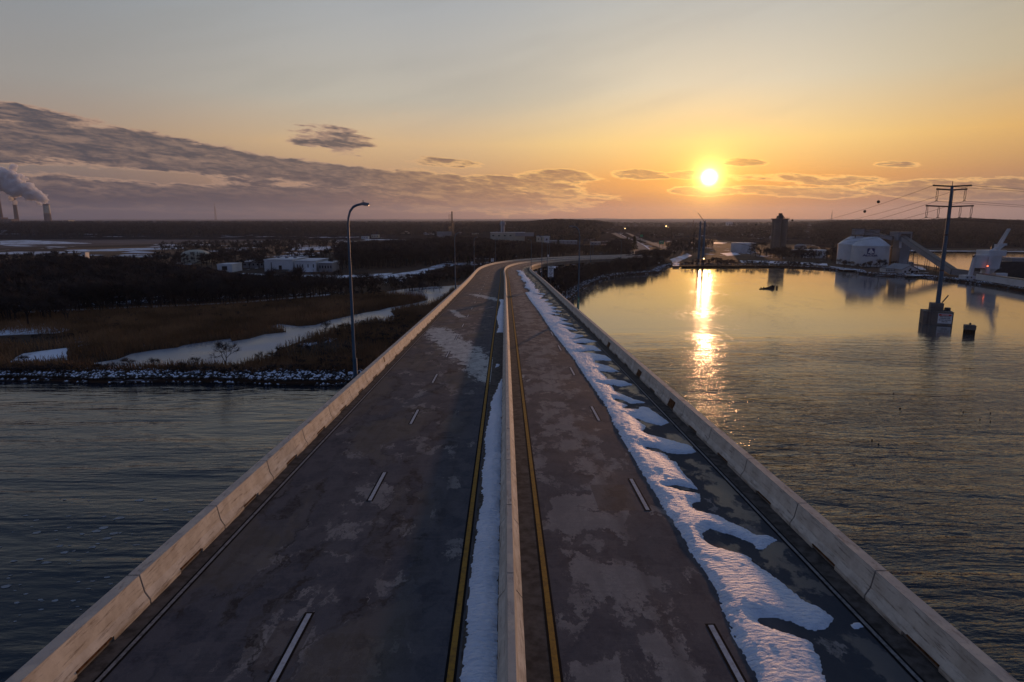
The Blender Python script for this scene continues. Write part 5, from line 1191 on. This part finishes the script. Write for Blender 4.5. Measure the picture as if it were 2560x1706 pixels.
for k, (px, pyy, sz) in enumerate(((2234, 985, .5), (2408, 1032, .45), (2450, 1050, .45), (2476, 1034, .4), (2476, 1055, .4), (2180, 1101, .5), (2196, 1112, .5), (2250, 1022, .9))):
    p = at(px, pyy, 0); o = MB().lathe([(.02, -.1), (sz * .4, -.05), (sz * .5, .1), (sz * .3, .28), (.03, .34)], n=10).build('duck', M['wood'], smooth=True); MB().lathe([(.02, -.08), (.09, 0), (.02, .1)], (sz * .35, 0, .36), 8).build('head', M['wood'], o)
    o.location = p; o.scale = (.42, .42, .5); o.rotation_euler.z = rr_.uniform(0, 6); tag(o, 'tiny dark duck on the cove, ' + ['upright one standing out alone nearest the pylon', 'leftmost of the loose group below the dolphin', 'lowest of the loose group below the dolphin', 'upper one of the close pair below the dolphin', 'lower one of the close pair below the dolphin', 'upper left of the pair nearer the barrier', 'lower right of the pair nearer the barrier', 'faint one between the lone duck and the group'][k], 'duck', 'ducks on the cove')
# slush plates on the dark water at lower left
ip = MB(); gr = random.Random(21)
for k in range(120):
    px = gr.gauss(190, 130); pyy = gr.uniform(1240, 1560); px += (1400 - pyy) * .55
    if px > 470 or px < -40: continue
    c = at(px, pyy, .012 + .0002 * k); s = abs(gr.gauss(0, .16)) ** 1.0 + .04; n = gr.randint(5, 8); V = [(c.x + s * gr.uniform(.6, 1.2) * math.cos(6.283 * j / n), c.y + .6 * s * gr.uniform(.6, 1.2) * math.sin(6.283 * j / n), c.z) for j in range(n)]
    ip.add(V, [tuple(range(n))])
for a, b, s in ((350, 1251, .5), (415, 1275, .4), (300, 1295, .45), (258, 1320, .5), (242, 1328, .45), (285, 1334, .4), (92, 1332, .45), (160, 1382, .35), (475, 1280, .3), (230, 1368, .35)):
    c = at(a, b, .03); V = [(c.x + s * gr.uniform(.7, 1.2) * math.cos(6.283 * j / 9), c.y + .7 * s * gr.uniform(.7, 1.2) * math.sin(6.283 * j / 9), c.z) for j in range(9)]; ip.add(V, [tuple(range(9))])
o = ip.build('ice_floes', plain('thin_slush', (.22, .27, .32), .4, .5, 1.5)); tag(o, kind='stuff')

# highway furniture beyond the bend
def sign_board(px0, px1, yb, y0, y1, dist, name, mat, label, lines=()):
    c, w, h, rz = spot(px0, px1, yb, y0, z=3, dist=dist); zt_ = hz((px0 + px1) / 2, y0, c); zb_ = hz((px0 + px1) / 2, y1, c); r = empty(name, (c.x, c.y, 0), rz); tag(r, label, 'road sign')
    f = MB()
    for x in (-w * .35, w * .35): f.bar((x, .2, 0), (x, .2, zt_), .35)
    f.build('post', M['steel_dark'], r); p = MB().box((0, 0, (zt_ + zb_) / 2), (w, .2, zt_ - zb_)).build('panel', M[mat], r)
    for j, l in enumerate(lines):
        t = text_mesh(l, (zt_ - zb_) / (len(lines) + .6), M['white_s'], p, 'lettering', .02); t.location = (0, -.16, zt_ - (j + .55) * (zt_ - zb_) / len(lines)); t.rotation_euler = (R(90), 0, 0)
sign_board(1600, 1607, 600, 587, 593, 900, 'highway_sign', 'green_s', 'smaller green highway sign beside the far carriageway'); sign_board(1647, 1659, 622, 602, 611, 720, 'highway_sign', 'green_s', 'larger green highway sign closer to the bridge end', ('EXIT', '1'))
sign_board(1543, 1551, 640, 618, 624, 560, 'highway_sign', 'white_s', 'small pale sign left of the dark gantry board'); sign_board(1557, 1578, 642, 618, 625, 560, 'message_board', 'black_s', 'wide black overhead message board at the bridge end')
def lit(px, pyb, pyt, dist, label, s=.8):
    c = atd(px, pyb, dist); z0 = max(.8, min(c.z, float(gz(c.x, c.y)))); r = empty('lamp_or_glint', (c.x, c.y, z0)); tag(r, label, 'lamp', 'lit lamps'); H = hz(px, pyt, c) - z0
    MB().bar((0, 0, -.5), (0, 0, H), .25).build('post', M['steel_dark'], r); MB().lathe([(.05, -s), (s * .8, -s * .5), (s, 0), (s * .6, s * .6), (.05, s * .8)], (0, 0, H), 10).build('bulb', M['lit'], r, True)
lit(1562, 585, 571.5, 1250, 'yellow lit lamp over the crest of the highway', .7); lit(1759, 654, 647, 435, 'orange lit lamp on the bank below the steel poles', .45)
lit(1665, 575, 566, 1900, 'sun glint far off left of the steel poles, built as a glowing bulb', 1.7); lit(1670, 575, 569, 1900, 'second sun glint beside the far one, built as a glowing bulb', 1.0); lit(2180, 640, 636, 430, 'small orange light beside the silos', .35)  # the two far ones are sun glints, put in as glowing bulbs

# ------------------------------------------------------------------ bare winter trees
def tree_arrays(seed, depth, twigs, spread=.36, crown0=.3, tw=.010, tri_trunk=True):
    """unit-height bare tree: (limb verts, limb quads, twig verts, twig tris)"""
    g = random.Random(seed); LV = []; LF = []; TV = []; TF = []
    def limb(a, b, r0, r1, n=3):
        d = (b - a).normalized(); X_ = d.orthogonal().normalized(); Y_2 = d.cross(X_); k = len(LV)
        for p, r_ in ((a, r0), (b, r1)):
            for i in range(n): an = 6.283 * i / n; LV.append(p + X_ * math.cos(an) * r_ + Y_2 * math.sin(an) * r_)
        for i in range(n): LF.append((k + i, k + (i + 1) % n, k + n + (i + 1) % n, k + n + i))
    ends = []
    def grow(p, d, ln, r_, lv):
        q = p + d * ln; limb(p, q, r_, r_ * .68)
        if lv >= depth: ends.append((q, d, ln)); return
        for i in range(g.choice((2, 3, 3))):
            nd = (d + Vector((g.gauss(0, 1), g.gauss(0, 1), g.gauss(.12, .7))) * spread * (1.15 + .15 * lv)).normalized(); nd.z = max(nd.z, -.05)
            grow(p.lerp(q, g.uniform(.6, 1)), nd.normalized(), ln * g.uniform(.62, .86), r_ * .6, lv + 1)
    grow(Vector((0, 0, -.02)), Vector((g.gauss(0, .05), g.gauss(0, .05), 1)).normalized(), crown0, .022, 0)
    for j in range(twigs):
        q, d, ln = g.choice(ends); a = q - d * ln * g.uniform(0, .8); nd = (d + Vector((g.gauss(0, 1), g.gauss(0, 1), g.gauss(.3, .8))) * .75).normalized(); b = a + nd * g.uniform(.06, .16)
        s_ = nd.orthogonal().normalized(); s_ = (s_ + nd.cross(s_) * g.uniform(-1, 1)).normalized() * tw; k = len(TV); TV.extend([a - s_, a + s_, b]); TF.append((k, k + 1, k + 2))
        if g.random() < .6: nd2 = (nd + Vector((g.gauss(0, 1), g.gauss(0, 1), g.gauss(.2, .6))) * .6).normalized(); k = len(TV); m_ = a.lerp(b, .5); TV.extend([m_ - s_ * .7, m_ + s_ * .7, m_ + nd2 * .08]); TF.append((k, k + 1, k + 2))
    LV_, TV_ = np.array(LV), np.array(TV); zt_ = max(LV_[:, 2].max(), TV_[:, 2].max()); return LV_ / zt_, np.array(LF), TV_ / zt_, np.array(TF)
FINE = [tree_arrays(100 + i, 5, 1000, .34, .30, .0022) for i in range(3)]
MIDT = [tree_arrays(200 + i, 3, 260, .42, .34, .011) for i in range(7)]
FART = [tree_arrays(300 + i, 2, 60, .45, .34, .024) for i in range(7)]
def many(points, hts, protos, name, mat, seed=1, wide=1.0):
    g = np.random.default_rng(seed); VV = []; FF = []; k = 0; which = g.integers(0, len(protos), len(points))
    for pi, (LV, LF, TV, TF) in enumerate(protos):
        idx = np.where(which == pi)[0]
        if not len(idx): continue
        V = np.concatenate([LV, TV]); Fq = np.concatenate([np.stack([LF[:, 0], LF[:, 1], LF[:, 2]], -1), np.stack([LF[:, 0], LF[:, 2], LF[:, 3]], -1), TF + len(LV)])
        a = g.uniform(0, 6.283, len(idx)); c_, s_ = np.cos(a)[:, None], np.sin(a)[:, None]; H = hts[idx][:, None]; wd = H * g.uniform(.8, 1.25, (len(idx), 1)) * wide
        x = (V[:, 0] * c_ - V[:, 1] * s_) * wd + points[idx, 0:1]; y = (V[:, 0] * s_ + V[:, 1] * c_) * wd + points[idx, 1:2]; z = V[:, 2] * H + points[idx, 2:3] - .2
        VV.append(np.stack([x, y, z], -1).reshape(-1, 3)); FF.append((Fq[None] + (np.arange(len(idx)) * len(V))[:, None, None] + k).reshape(-1, 3)); k += len(idx) * len(V)
    o = link_mesh(name, np.concatenate(VV), np.concatenate(FF), mat); tag(o, kind='stuff'); return o
def pts3(P): return np.column_stack([P, gz(P[:, 0], P[:, 1])])
def clump(P, scale, lo, seed=0):
    return np.array([mnoise.noise(Vector((x * scale, y * scale, seed))) > lo for x, y in P])
K = 2560 / 2353
def proj(P):
    x, y, z = P[:, 0], P[:, 1], P[:, 2] - CAMZ; xr = x * math.cos(YAW) - y * math.sin(YAW); yf = x * math.sin(YAW) + y * math.cos(YAW)
    fz = yf * math.cos(PITCH) - z * math.sin(PITCH); return CX + F * xr / fz, CY - F * (yf * math.sin(PITCH) + z * math.cos(PITCH)) / fz
def wood(px, n, h0, h1, protos, seed, lo=-1, sc_=.02, wide=1.0, mat='twigs', upx=False, sky=None):
    P = drop(px, n, 1.0, K, seed, upx); P = P[clump(P, sc_, lo, seed)]; g = np.random.default_rng(seed); h = g.uniform(h0, h1, len(P)); P = pts3(P)
    if sky:      # the wood is lower where the photo shows buildings over it
        sx = [a for a, b in sky]; sy = [b for a, b in sky]; x, y = proj(P); f_ = np.hypot(P[:, 0], P[:, 1]) / F
        hm_ = (y - np.interp(x, sx, sy) - g.uniform(-3, 9, len(P))) * f_; ok = hm_ > 2.0; P = P[ok]; h = np.minimum(h, hm_)[ok]
    return many(P, h, protos, 'woodland', M[mat], seed, wide)
SK1 = [(-600, 655), (0, 658), (100, 645), (200, 640), (420, 655), (520, 670), (600, 684), (850, 690), (960, 692), (1100, 700)]
SK2 = [(780, 620), (860, 602), (1000, 600), (1120, 590), (1200, 592), (1240, 600), (1320, 604), (1420, 612), (1600, 616)]
# the big wood on the left bank, thinner near its front
wood([(-500, 625), (0, 612), (130, 600), (300, 618), (420, 612), (520, 636), (630, 640), (760, 636), (840, 648), (960, 655), (975, 672), (880, 684), (700, 694), (560, 704), (200, 722), (150, 745), (-500, 760)], 3000, 7, 12, MIDT, 1, -.28, .03, 1.0, sky=SK1)
wood([(-400, 640), (200, 630), (560, 650), (860, 660), (880, 684), (700, 694), (560, 702), (200, 718), (60, 712), (-400, 712)], 700, 3, 6, MIDT, 2, -.5, sky=SK1)
wood([(780, 622), (1150, 604), (1420, 584), (1440, 574), (1400, 566), (1180, 562), (1000, 566), (800, 576), (780, 592)], 3000, 8, 15.5, MIDT, 3, -.6, .015, sky=SK2)
wood([(860, 665), (1060, 628), (1120, 618), (1130, 628), (1020, 655), (950, 672)], 220, 3.5, 6, MIDT, 4, -.3)
wood([(1010, 620), (1110, 608), (1120, 616), (1040, 634)], 60, 3, 5, MIDT, 5, -.2)
# thicket between the bridge, the bend and the cove
wood([(1235, 640), (1260, 622), (1330, 606), (1400, 598), (1480, 592), (1530, 600), (1530, 610), (1500, 616), (1480, 624), (1430, 629), (1380, 638), (1340, 652), (1312, 676), (1296, 690), (1262, 664)], 1100, 3.5, 8.5, MIDT, 6, -.7, .03, 1.1, sky=[(1250, 700), (1300, 690), (1340, 682), (1372, 671), (1440, 662), (1530, 654), (1552, 636), (1600, 630), (1640, 640), (1680, 655)])
wood([(1420, 594), (1500, 586), (1560, 584), (1540, 594), (1520, 612), (1480, 606), (1440, 602)], 260, 6, 12, MIDT, 7, -.6, sky=[(1530, 640), (1560, 634), (1600, 626), (1640, 622), (1680, 626), (1700, 640)])
wood([(1395, 577), (1430, 562), (1448, 566), (1444, 580), (1448, 596), (1415, 590)], 330, 6, 11, MIDT, 8, -.5)
wood([(1530, 574), (1575, 552), (1600, 556), (1640, 566), (1600, 584), (1540, 590)], 300, 5, 9, FART, 9, -.3)
wood([(1640, 600), (1700, 608), (1900, 613), (1930, 618), (1900, 616), (1700, 611), (1560, 612), (1600, 604)], 240, 1.5, 4.0, MIDT, 10, -.2, .06, 1.4)
wood([(1715, 586), (1780, 584), (1900, 582), (2000, 596), (1990, 604), (1900, 600), (1830, 600), (1790, 598), (1740, 590)], 230, 5, 9, MIDT, 11, -.3)
wood([(1905, 603), (2060, 606), (2090, 613), (1950, 620)], 110, 2, 5, MIDT, 12, -.2)
wood([(-400, 610), (100, 600), (400, 590), (760, 590), (790, 610), (640, 622), (440, 618), (300, 625), (0, 620)], 520, 5, 10, MIDT, 13, .0, .012)
wood([(-300, 590), (200, 575), (430, 566), (760, 556), (800, 572), (500, 590), (200, 596), (-300, 606)], 700, 5, 9, FART, 14, -.05, .006)
wood([(980, 548), (1160, 545), (1400, 545), (1420, 560), (1200, 561), (1000, 564)], 900, 8, 13, FART, 15, -.3, .006, upx=True, sky=[(900, 598), (1120, 590), (1200, 594), (1240, 600), (1330, 602), (1600, 606)])
# tree-covered slopes out to the skyline
def slope(a0, a1, y0, y1, n, h0, h1, seed, lo=-.5, sc_=.003):
    g = np.random.default_rng(seed); a = np.radians(g.uniform(a0, a1, n)); y = np.sqrt(g.uniform(y0 ** 2, y1 ** 2, n)); P = np.column_stack([np.tan(a) * y, y])
    ok = (hill_h(np.degrees(a), y) > 1.2) & clump(P, sc_, lo, seed) & ~((np.degrees(a) > 8.2) & (np.degrees(a) < 11.8 + np.maximum(0, (1000 - y) / 360 * 2.6)) & (y < 1400)); P = P[ok]; return many(pts3(P), g.uniform(h0, h1, len(P)), FART, 'woodland', M['twigs'], seed, 1.25)
slope(-42, 0, 1200, 2100, 7500, 8, 13, 20, -.75); slope(-42, 42, 2100, 3600, 5500, 9, 14, 21, -.6, .001)
slope(0, 9, 760, 1900, 3000, 9, 15, 22); slope(11.5, 25, 900, 2100, 3300, 6, 11, 23, -.1)
slope(25.5, 43, 690, 1700, 7500, 7, 12, 24, -.45); slope(1, 11.5, 1150, 1500, 1100, 9, 15, 25, -.9)

# trees one can tell apart: each a thing of its own
def tree_proto(arr):
    r = empty('bare_tree'); link_mesh('trunk', arr[0], arr[1], M['bark'], r, True); link_mesh('crown', arr[2], arr[3], M['twigs'], r); return r
ORD = 'first second third fourth fifth sixth seventh eighth ninth tenth eleventh twelfth thirteenth fourteenth fifteenth sixteenth seventeenth eighteenth'.split()
protos = [tree_proto(a) for a in FINE]; used = [False] * 3
def put_tree(px, py, h, label, i=None, group=None, z=1.0, wide=1.0, rz=None):
    i = rnd.randrange(3) if i is None else i; p = at(px, py, z)
    r = protos[i] if not used[i] else copy_tree(protos[i]); used[i] = True; r.location = p; r.scale = (h * wide, h * wide, h); r.rotation_euler.z = rnd.uniform(0, 6.28) if rz is None else rz; tag(r, label, 'tree', group); r.name = 'bare_tree' if h > 3.2 else 'leafless_shrub'
    if h <= 3.2: r['category'] = 'shrub'
    return r
put_tree(567, 928, 6.8, 'lone spreading bare tree on the near bank with the frozen creek behind it', 2, wide=1.15)
put_tree(812, 843, 5.0, 'slender leafless tree standing among the reeds left of the lamp pole', 1, wide=.8)
put_tree(648, 918, 3.6, 'small bare sapling just right of the lone spreading tree', 2, wide=.8)
for k, (px, py, h, l) in enumerate([(328, 930, 3.1, 'wide leafless shrub on the near bank beneath the narrow end of the creek'), (390, 926, 2.8, 'small shrub on the near bank, second from the creek end'), (490, 925, 3.0, 'upright shrub just left of the lone spreading tree'), (460, 928, 2.0, 'low shrub crouched left of the upright one'), (62, 914, 2.4, 'low shrub at the lower edge of the white pond'), (292, 932, 2.2, 'tiny shrub leaning over the creek end')]): put_tree(px, py, h, l, k % 3, wide=1.35)
for k, (px, py, h) in enumerate([(1030, 733, 4), (1048, 732, 4.5), (1066, 731, 4), (1085, 730, 4.6), (1012, 732, 3.6), (1100, 733, 3.8)]): put_tree(px, py, h, ORD[sorted([1030, 1048, 1066, 1085, 1012, 1100]).index(px)] + ' thin sapling from the left on the spit in the upper creek', k % 3, 'saplings on the creek spit')
put_tree(72, 820, 11, 'dark bare tree at the snowy clearing by the left edge', 0); put_tree(28, 812, 12, 'taller bare tree cut by the left edge behind the clearing', 1)
for k, (px, py, h) in enumerate([(690, 752, 13), (668, 760, 10), (735, 748, 12), (760, 745, 13.5), (800, 742, 12), (845, 738, 11), (815, 748, 9), (620, 764, 11), (560, 768, 10), (500, 772, 11), (440, 776, 12), (380, 780, 10), (320, 783, 11), (250, 785, 12), (180, 786, 11), (905, 735, 10), (940, 732, 9), (880, 745, 8)]): put_tree(px, py, h, ORD[sorted([690, 668, 735, 760, 800, 845, 815, 620, 560, 500, 440, 380, 320, 250, 180, 905, 940, 880]).index(px)] + ' tree from the left in the dark front row of the wood', k % 3, 'front row of the left-hand wood')
put_tree(2198, 683, 9, 'bare tree on the shore in front of the silo with the emblem', 0, wide=.8)
for k, (px, py, h) in enumerate([(1900, 640, 13), (1888, 642, 10), (1915, 643, 9), (1955, 642, 9), (1968, 641, 10), (1876, 643, 8), (1938, 643, 8)]): put_tree(px, py, h, ORD[sorted([1900, 1888, 1915, 1955, 1968, 1876, 1938]).index(px)] + ' brown tree from the left at the foot of the concrete silo tower', k % 3, 'trees at the silo tower foot', wide=1.3)
for k, (px, py, h) in enumerate([(1985, 650, 7), (2003, 651, 6), (2022, 653, 5), (2085, 655, 6), (2096, 664, 5), (2110, 668, 5)]): put_tree(px, py, h, ORD[sorted([1985, 2003, 2022, 2085, 2096, 2110]).index(px)] + ' small bare tree from the left between the round tanks and the silos', k % 3, 'trees between tanks and silos', wide=1.3)
def evergreen():
    r = empty('evergreen_tree'); MB().lathe([(.02, -.02), (.008, .95)], n=6).build('trunk', M['bark'], r); g = random.Random(3); V = []; Fs = []
    for k in range(900):
        z = g.uniform(.08, 1) ; rr2 = (1 - z) * .24 * g.uniform(.4, 1.1); a = g.uniform(0, 6.28); c = Vector((rr2 * math.cos(a), rr2 * math.sin(a), z - rr2 * .3)); s = .03
        V += [c + Vector((g.gauss(0, s), g.gauss(0, s), g.gauss(0, s * .6))) for _ in range(3)]; Fs.append((3 * k, 3 * k + 1, 3 * k + 2))
    link_mesh('crown', np.array(V), np.array(Fs), plain('evergreen_needles', (.02, .03, .018), .9, .4, 1), r); return r
ev = evergreen()
for k, (px, py, h, l) in enumerate([(1585, 634, 16, 'dark conical evergreen beside the message board at the bridge end'), (1568, 618, 11, 'evergreen behind the message board'), (1540, 612, 9, 'evergreen between the shed and the highway'), (1395, 628, 12, 'dark evergreen behind the far bend, left of the lamp pole'), (1385, 626, 9, 'smaller evergreen beside the dark one behind the bend'), (1170, 668, 7, 'bushy evergreen at the left edge of the bend')]):
    r = ev if k == 0 else copy_tree(ev); r.location = at(px, py, 1); r.scale = (h * 1.3, h * 1.3, h); tag(r, l, 'evergreen')

# ------------------------------------------------------------------ reeds, rubble banks
def reeds(P, h0, h1, wd, name, seed, lean=.18):
    g = np.random.default_rng(seed); n = len(P); a = g.uniform(0, 3.14, n); h = g.uniform(h0, h1, n); z = np.full(n, .9)
    dx, dy = np.cos(a) * wd, np.sin(a) * wd; lx, ly = g.normal(0, lean, n) * h, g.normal(0, lean, n) * h
    V = np.stack([np.stack([P[:, 0] - dx, P[:, 1] - dy, z], -1), np.stack([P[:, 0] + dx, P[:, 1] + dy, z], -1), np.stack([P[:, 0] + lx + dx * .5, P[:, 1] + ly + dy * .5, z + h], -1), np.stack([P[:, 0] + lx - dx * .5, P[:, 1] + ly - dy * .5, z + h * .94], -1)], 1).reshape(-1, 3)
    o = link_mesh(name, V, np.arange(4 * n).reshape(n, 4), M['reed']); tag(o, kind='stuff'); return o
marsh = [(-900, 905), (-300, 820), (0, 782), (100, 788), (300, 778), (500, 770), (700, 756), (900, 742), (1010, 730), (1150, 712), (1175, 715), (1150, 745), (1000, 860), (900, 936), (600, 934), (300, 933), (-300, 932), (-900, 932)]
Pm = drop(marsh, 150000, 1.0, 1, 31)
keep = ~(inpoly(Pm, ICE[0]) | inpoly(Pm, ICE[1]))
dens = np.array([mnoise.noise(Vector((x * .035, y * .035, 2))) for x, y in Pm]); keep &= (dens + rng.uniform(-.35, .35, len(Pm))) > -.28
Pm = Pm[keep]; reeds(Pm, .9, 2.3, .055, 'reeds', 33)
strp = [(-900, 922), (0, 914), (160, 913), (245, 925), (400, 923), (600, 921), (690, 900), (900, 905), (900, 936), (500, 935), (0, 932), (-900, 934)]
Ps = drop(strp, 26000, 1.0, 1, 34); Ps = Ps[~(inpoly(Ps, ICE[0]) | inpoly(Ps, ICE[1]))]; reeds(Ps, .6, 1.6, .05, 'reeds', 35, .3)
def shrubs(poly, n, h0, h1, seed, lo=-.2):
    P = drop(poly, n, 1, 1, seed); P = P[~(inpoly(P, ICE[0]) | inpoly(P, ICE[1]))]; P = P[clump(P, .05, lo, seed)]; g = np.random.default_rng(seed)
    return many(np.column_stack([P, np.full(len(P), 1.0)]), g.uniform(h0, h1, len(P)), MIDT, 'undergrowth', M['twigs'], seed, 1.5)
shrubs([(-600, 935), (120, 925), (500, 928), (700, 925), (900, 925), (900, 937), (300, 935), (-600, 936)], 420, .8, 1.9, 41)
shrubs([(690, 880), (860, 820), (1000, 800), (1060, 800), (950, 900), (900, 935), (650, 930)], 260, 1.0, 2.3, 42)
shrubs([(0, 790), (500, 775), (900, 745), (1000, 745), (700, 795), (300, 845), (0, 860)], 420, .8, 2.0, 43, 0)
def rocks(line, width, n, r0, r1, seed, top=1.8):
    g = random.Random(seed); V = []; Fs = []
    seg = [(a, b, (b - a).length) for a, b in zip(line[:-1], line[1:])]; tot = sum(s[2] for s in seg)
    base = [Vector(v) for v in ((1, 0, 0), (-1, 0, 0), (0, 1, 0), (0, -1, 0), (0, 0, 1), (0, 0, -1))]; tri = [(0, 2, 4), (2, 1, 4), (1, 3, 4), (3, 0, 4), (2, 0, 5), (1, 2, 5), (3, 1, 5), (0, 3, 5)]
    for k in range(n):
        d = g.uniform(0, tot); i = 0
        while d > seg[i][2] and i < len(seg) - 1: d -= seg[i][2]; i += 1
        a, b, L_ = seg[i]; dr = (b - a).normalized(); nr_ = Vector((-dr.y, dr.x, 0)); t = g.random() ** .8; p = a + dr * d + nr_ * (t * width - .8); p.z = .15 if t < .1 else min(top, .9 + (t - .1) * (top - .9) * 1.2)
        s = g.uniform(r0, r1) * (1.3 if g.random() < .12 else 1); Mx = Matrix.Rotation(g.uniform(0, 6), 3, 'Z') @ Matrix.Rotation(g.uniform(-.5, .5), 3, 'X'); j = len(V)
        V += [p + Mx @ Vector((v.x * s * g.uniform(.7, 1.4), v.y * s * g.uniform(.7, 1.3), v.z * s * g.uniform(.5, .9))) for v in base]; Fs += [(x + j, y + j, z + j) for x, y, z in tri]
    o = link_mesh('riprap_rocks', np.array(V), np.array(Fs), M['rock']); tag(o, kind='stuff'); return o
rocks(jag(shoreA[1:]), 6.5, 3600, .16, .6, 51, 1.5); rocks(jag(shoreB[:16]), 5, 1300, .25, .55, 52, 1.3); rocks(jag(shoreB[15:]), 4, 1000, .3, .6, 53, 1.3)
rocks([at(0, 770, 1), at(200, 764, 1), at(520, 751, 1), at(860, 733, 1)], 3, 500, .2, .5, 54, 1.4)
# pier deck along the right-hand spit
pd = jag([at(2340, 697), at(2400, 705), at(2480, 716), at(2560, 729), at(2700, 754)], 0, 50); V = []
for p in pd: V += [(p.x, p.y + .2, 1.4), (p.x - .3, p.y + .2, -1), (p.x + 1, p.y + 16, 1.4)]
o = MB().add(V, [(3 * i, 3 * i + 1, 3 * i + 4, 3 * i + 3) for i in range(len(pd) - 1)] + [(3 * i, 3 * i + 3, 3 * i + 5, 3 * i + 2) for i in range(len(pd) - 1)]).build('pier', M['girder']); tag(o, 'low concrete pier wall along the edge of the right-hand spit', 'pier')

# ------------------------------------------------------------------ evening haze
hz_ = MB().box((0, 5500, 160), (29800, 17800, 326)).build('haze', None); hz_.data.materials.clear()
hm = bpy.data.materials.new('haze'); hm.use_nodes = True; T = NT(hm.node_tree); hm.node_tree.nodes.clear()
pv = T.new('ShaderNodeVolumePrincipled'); pv.inputs['Color'].default_value = (.64, .74, 1.0, 1); pv.inputs['Density'].default_value = 4.2e-5; pv.inputs['Anisotropy'].default_value = .5
T.L.new(pv.outputs[0], T.new('ShaderNodeOutputMaterial').inputs['Volume']); hz_.data.materials.append(hm); tag(hz_, kind='stuff')
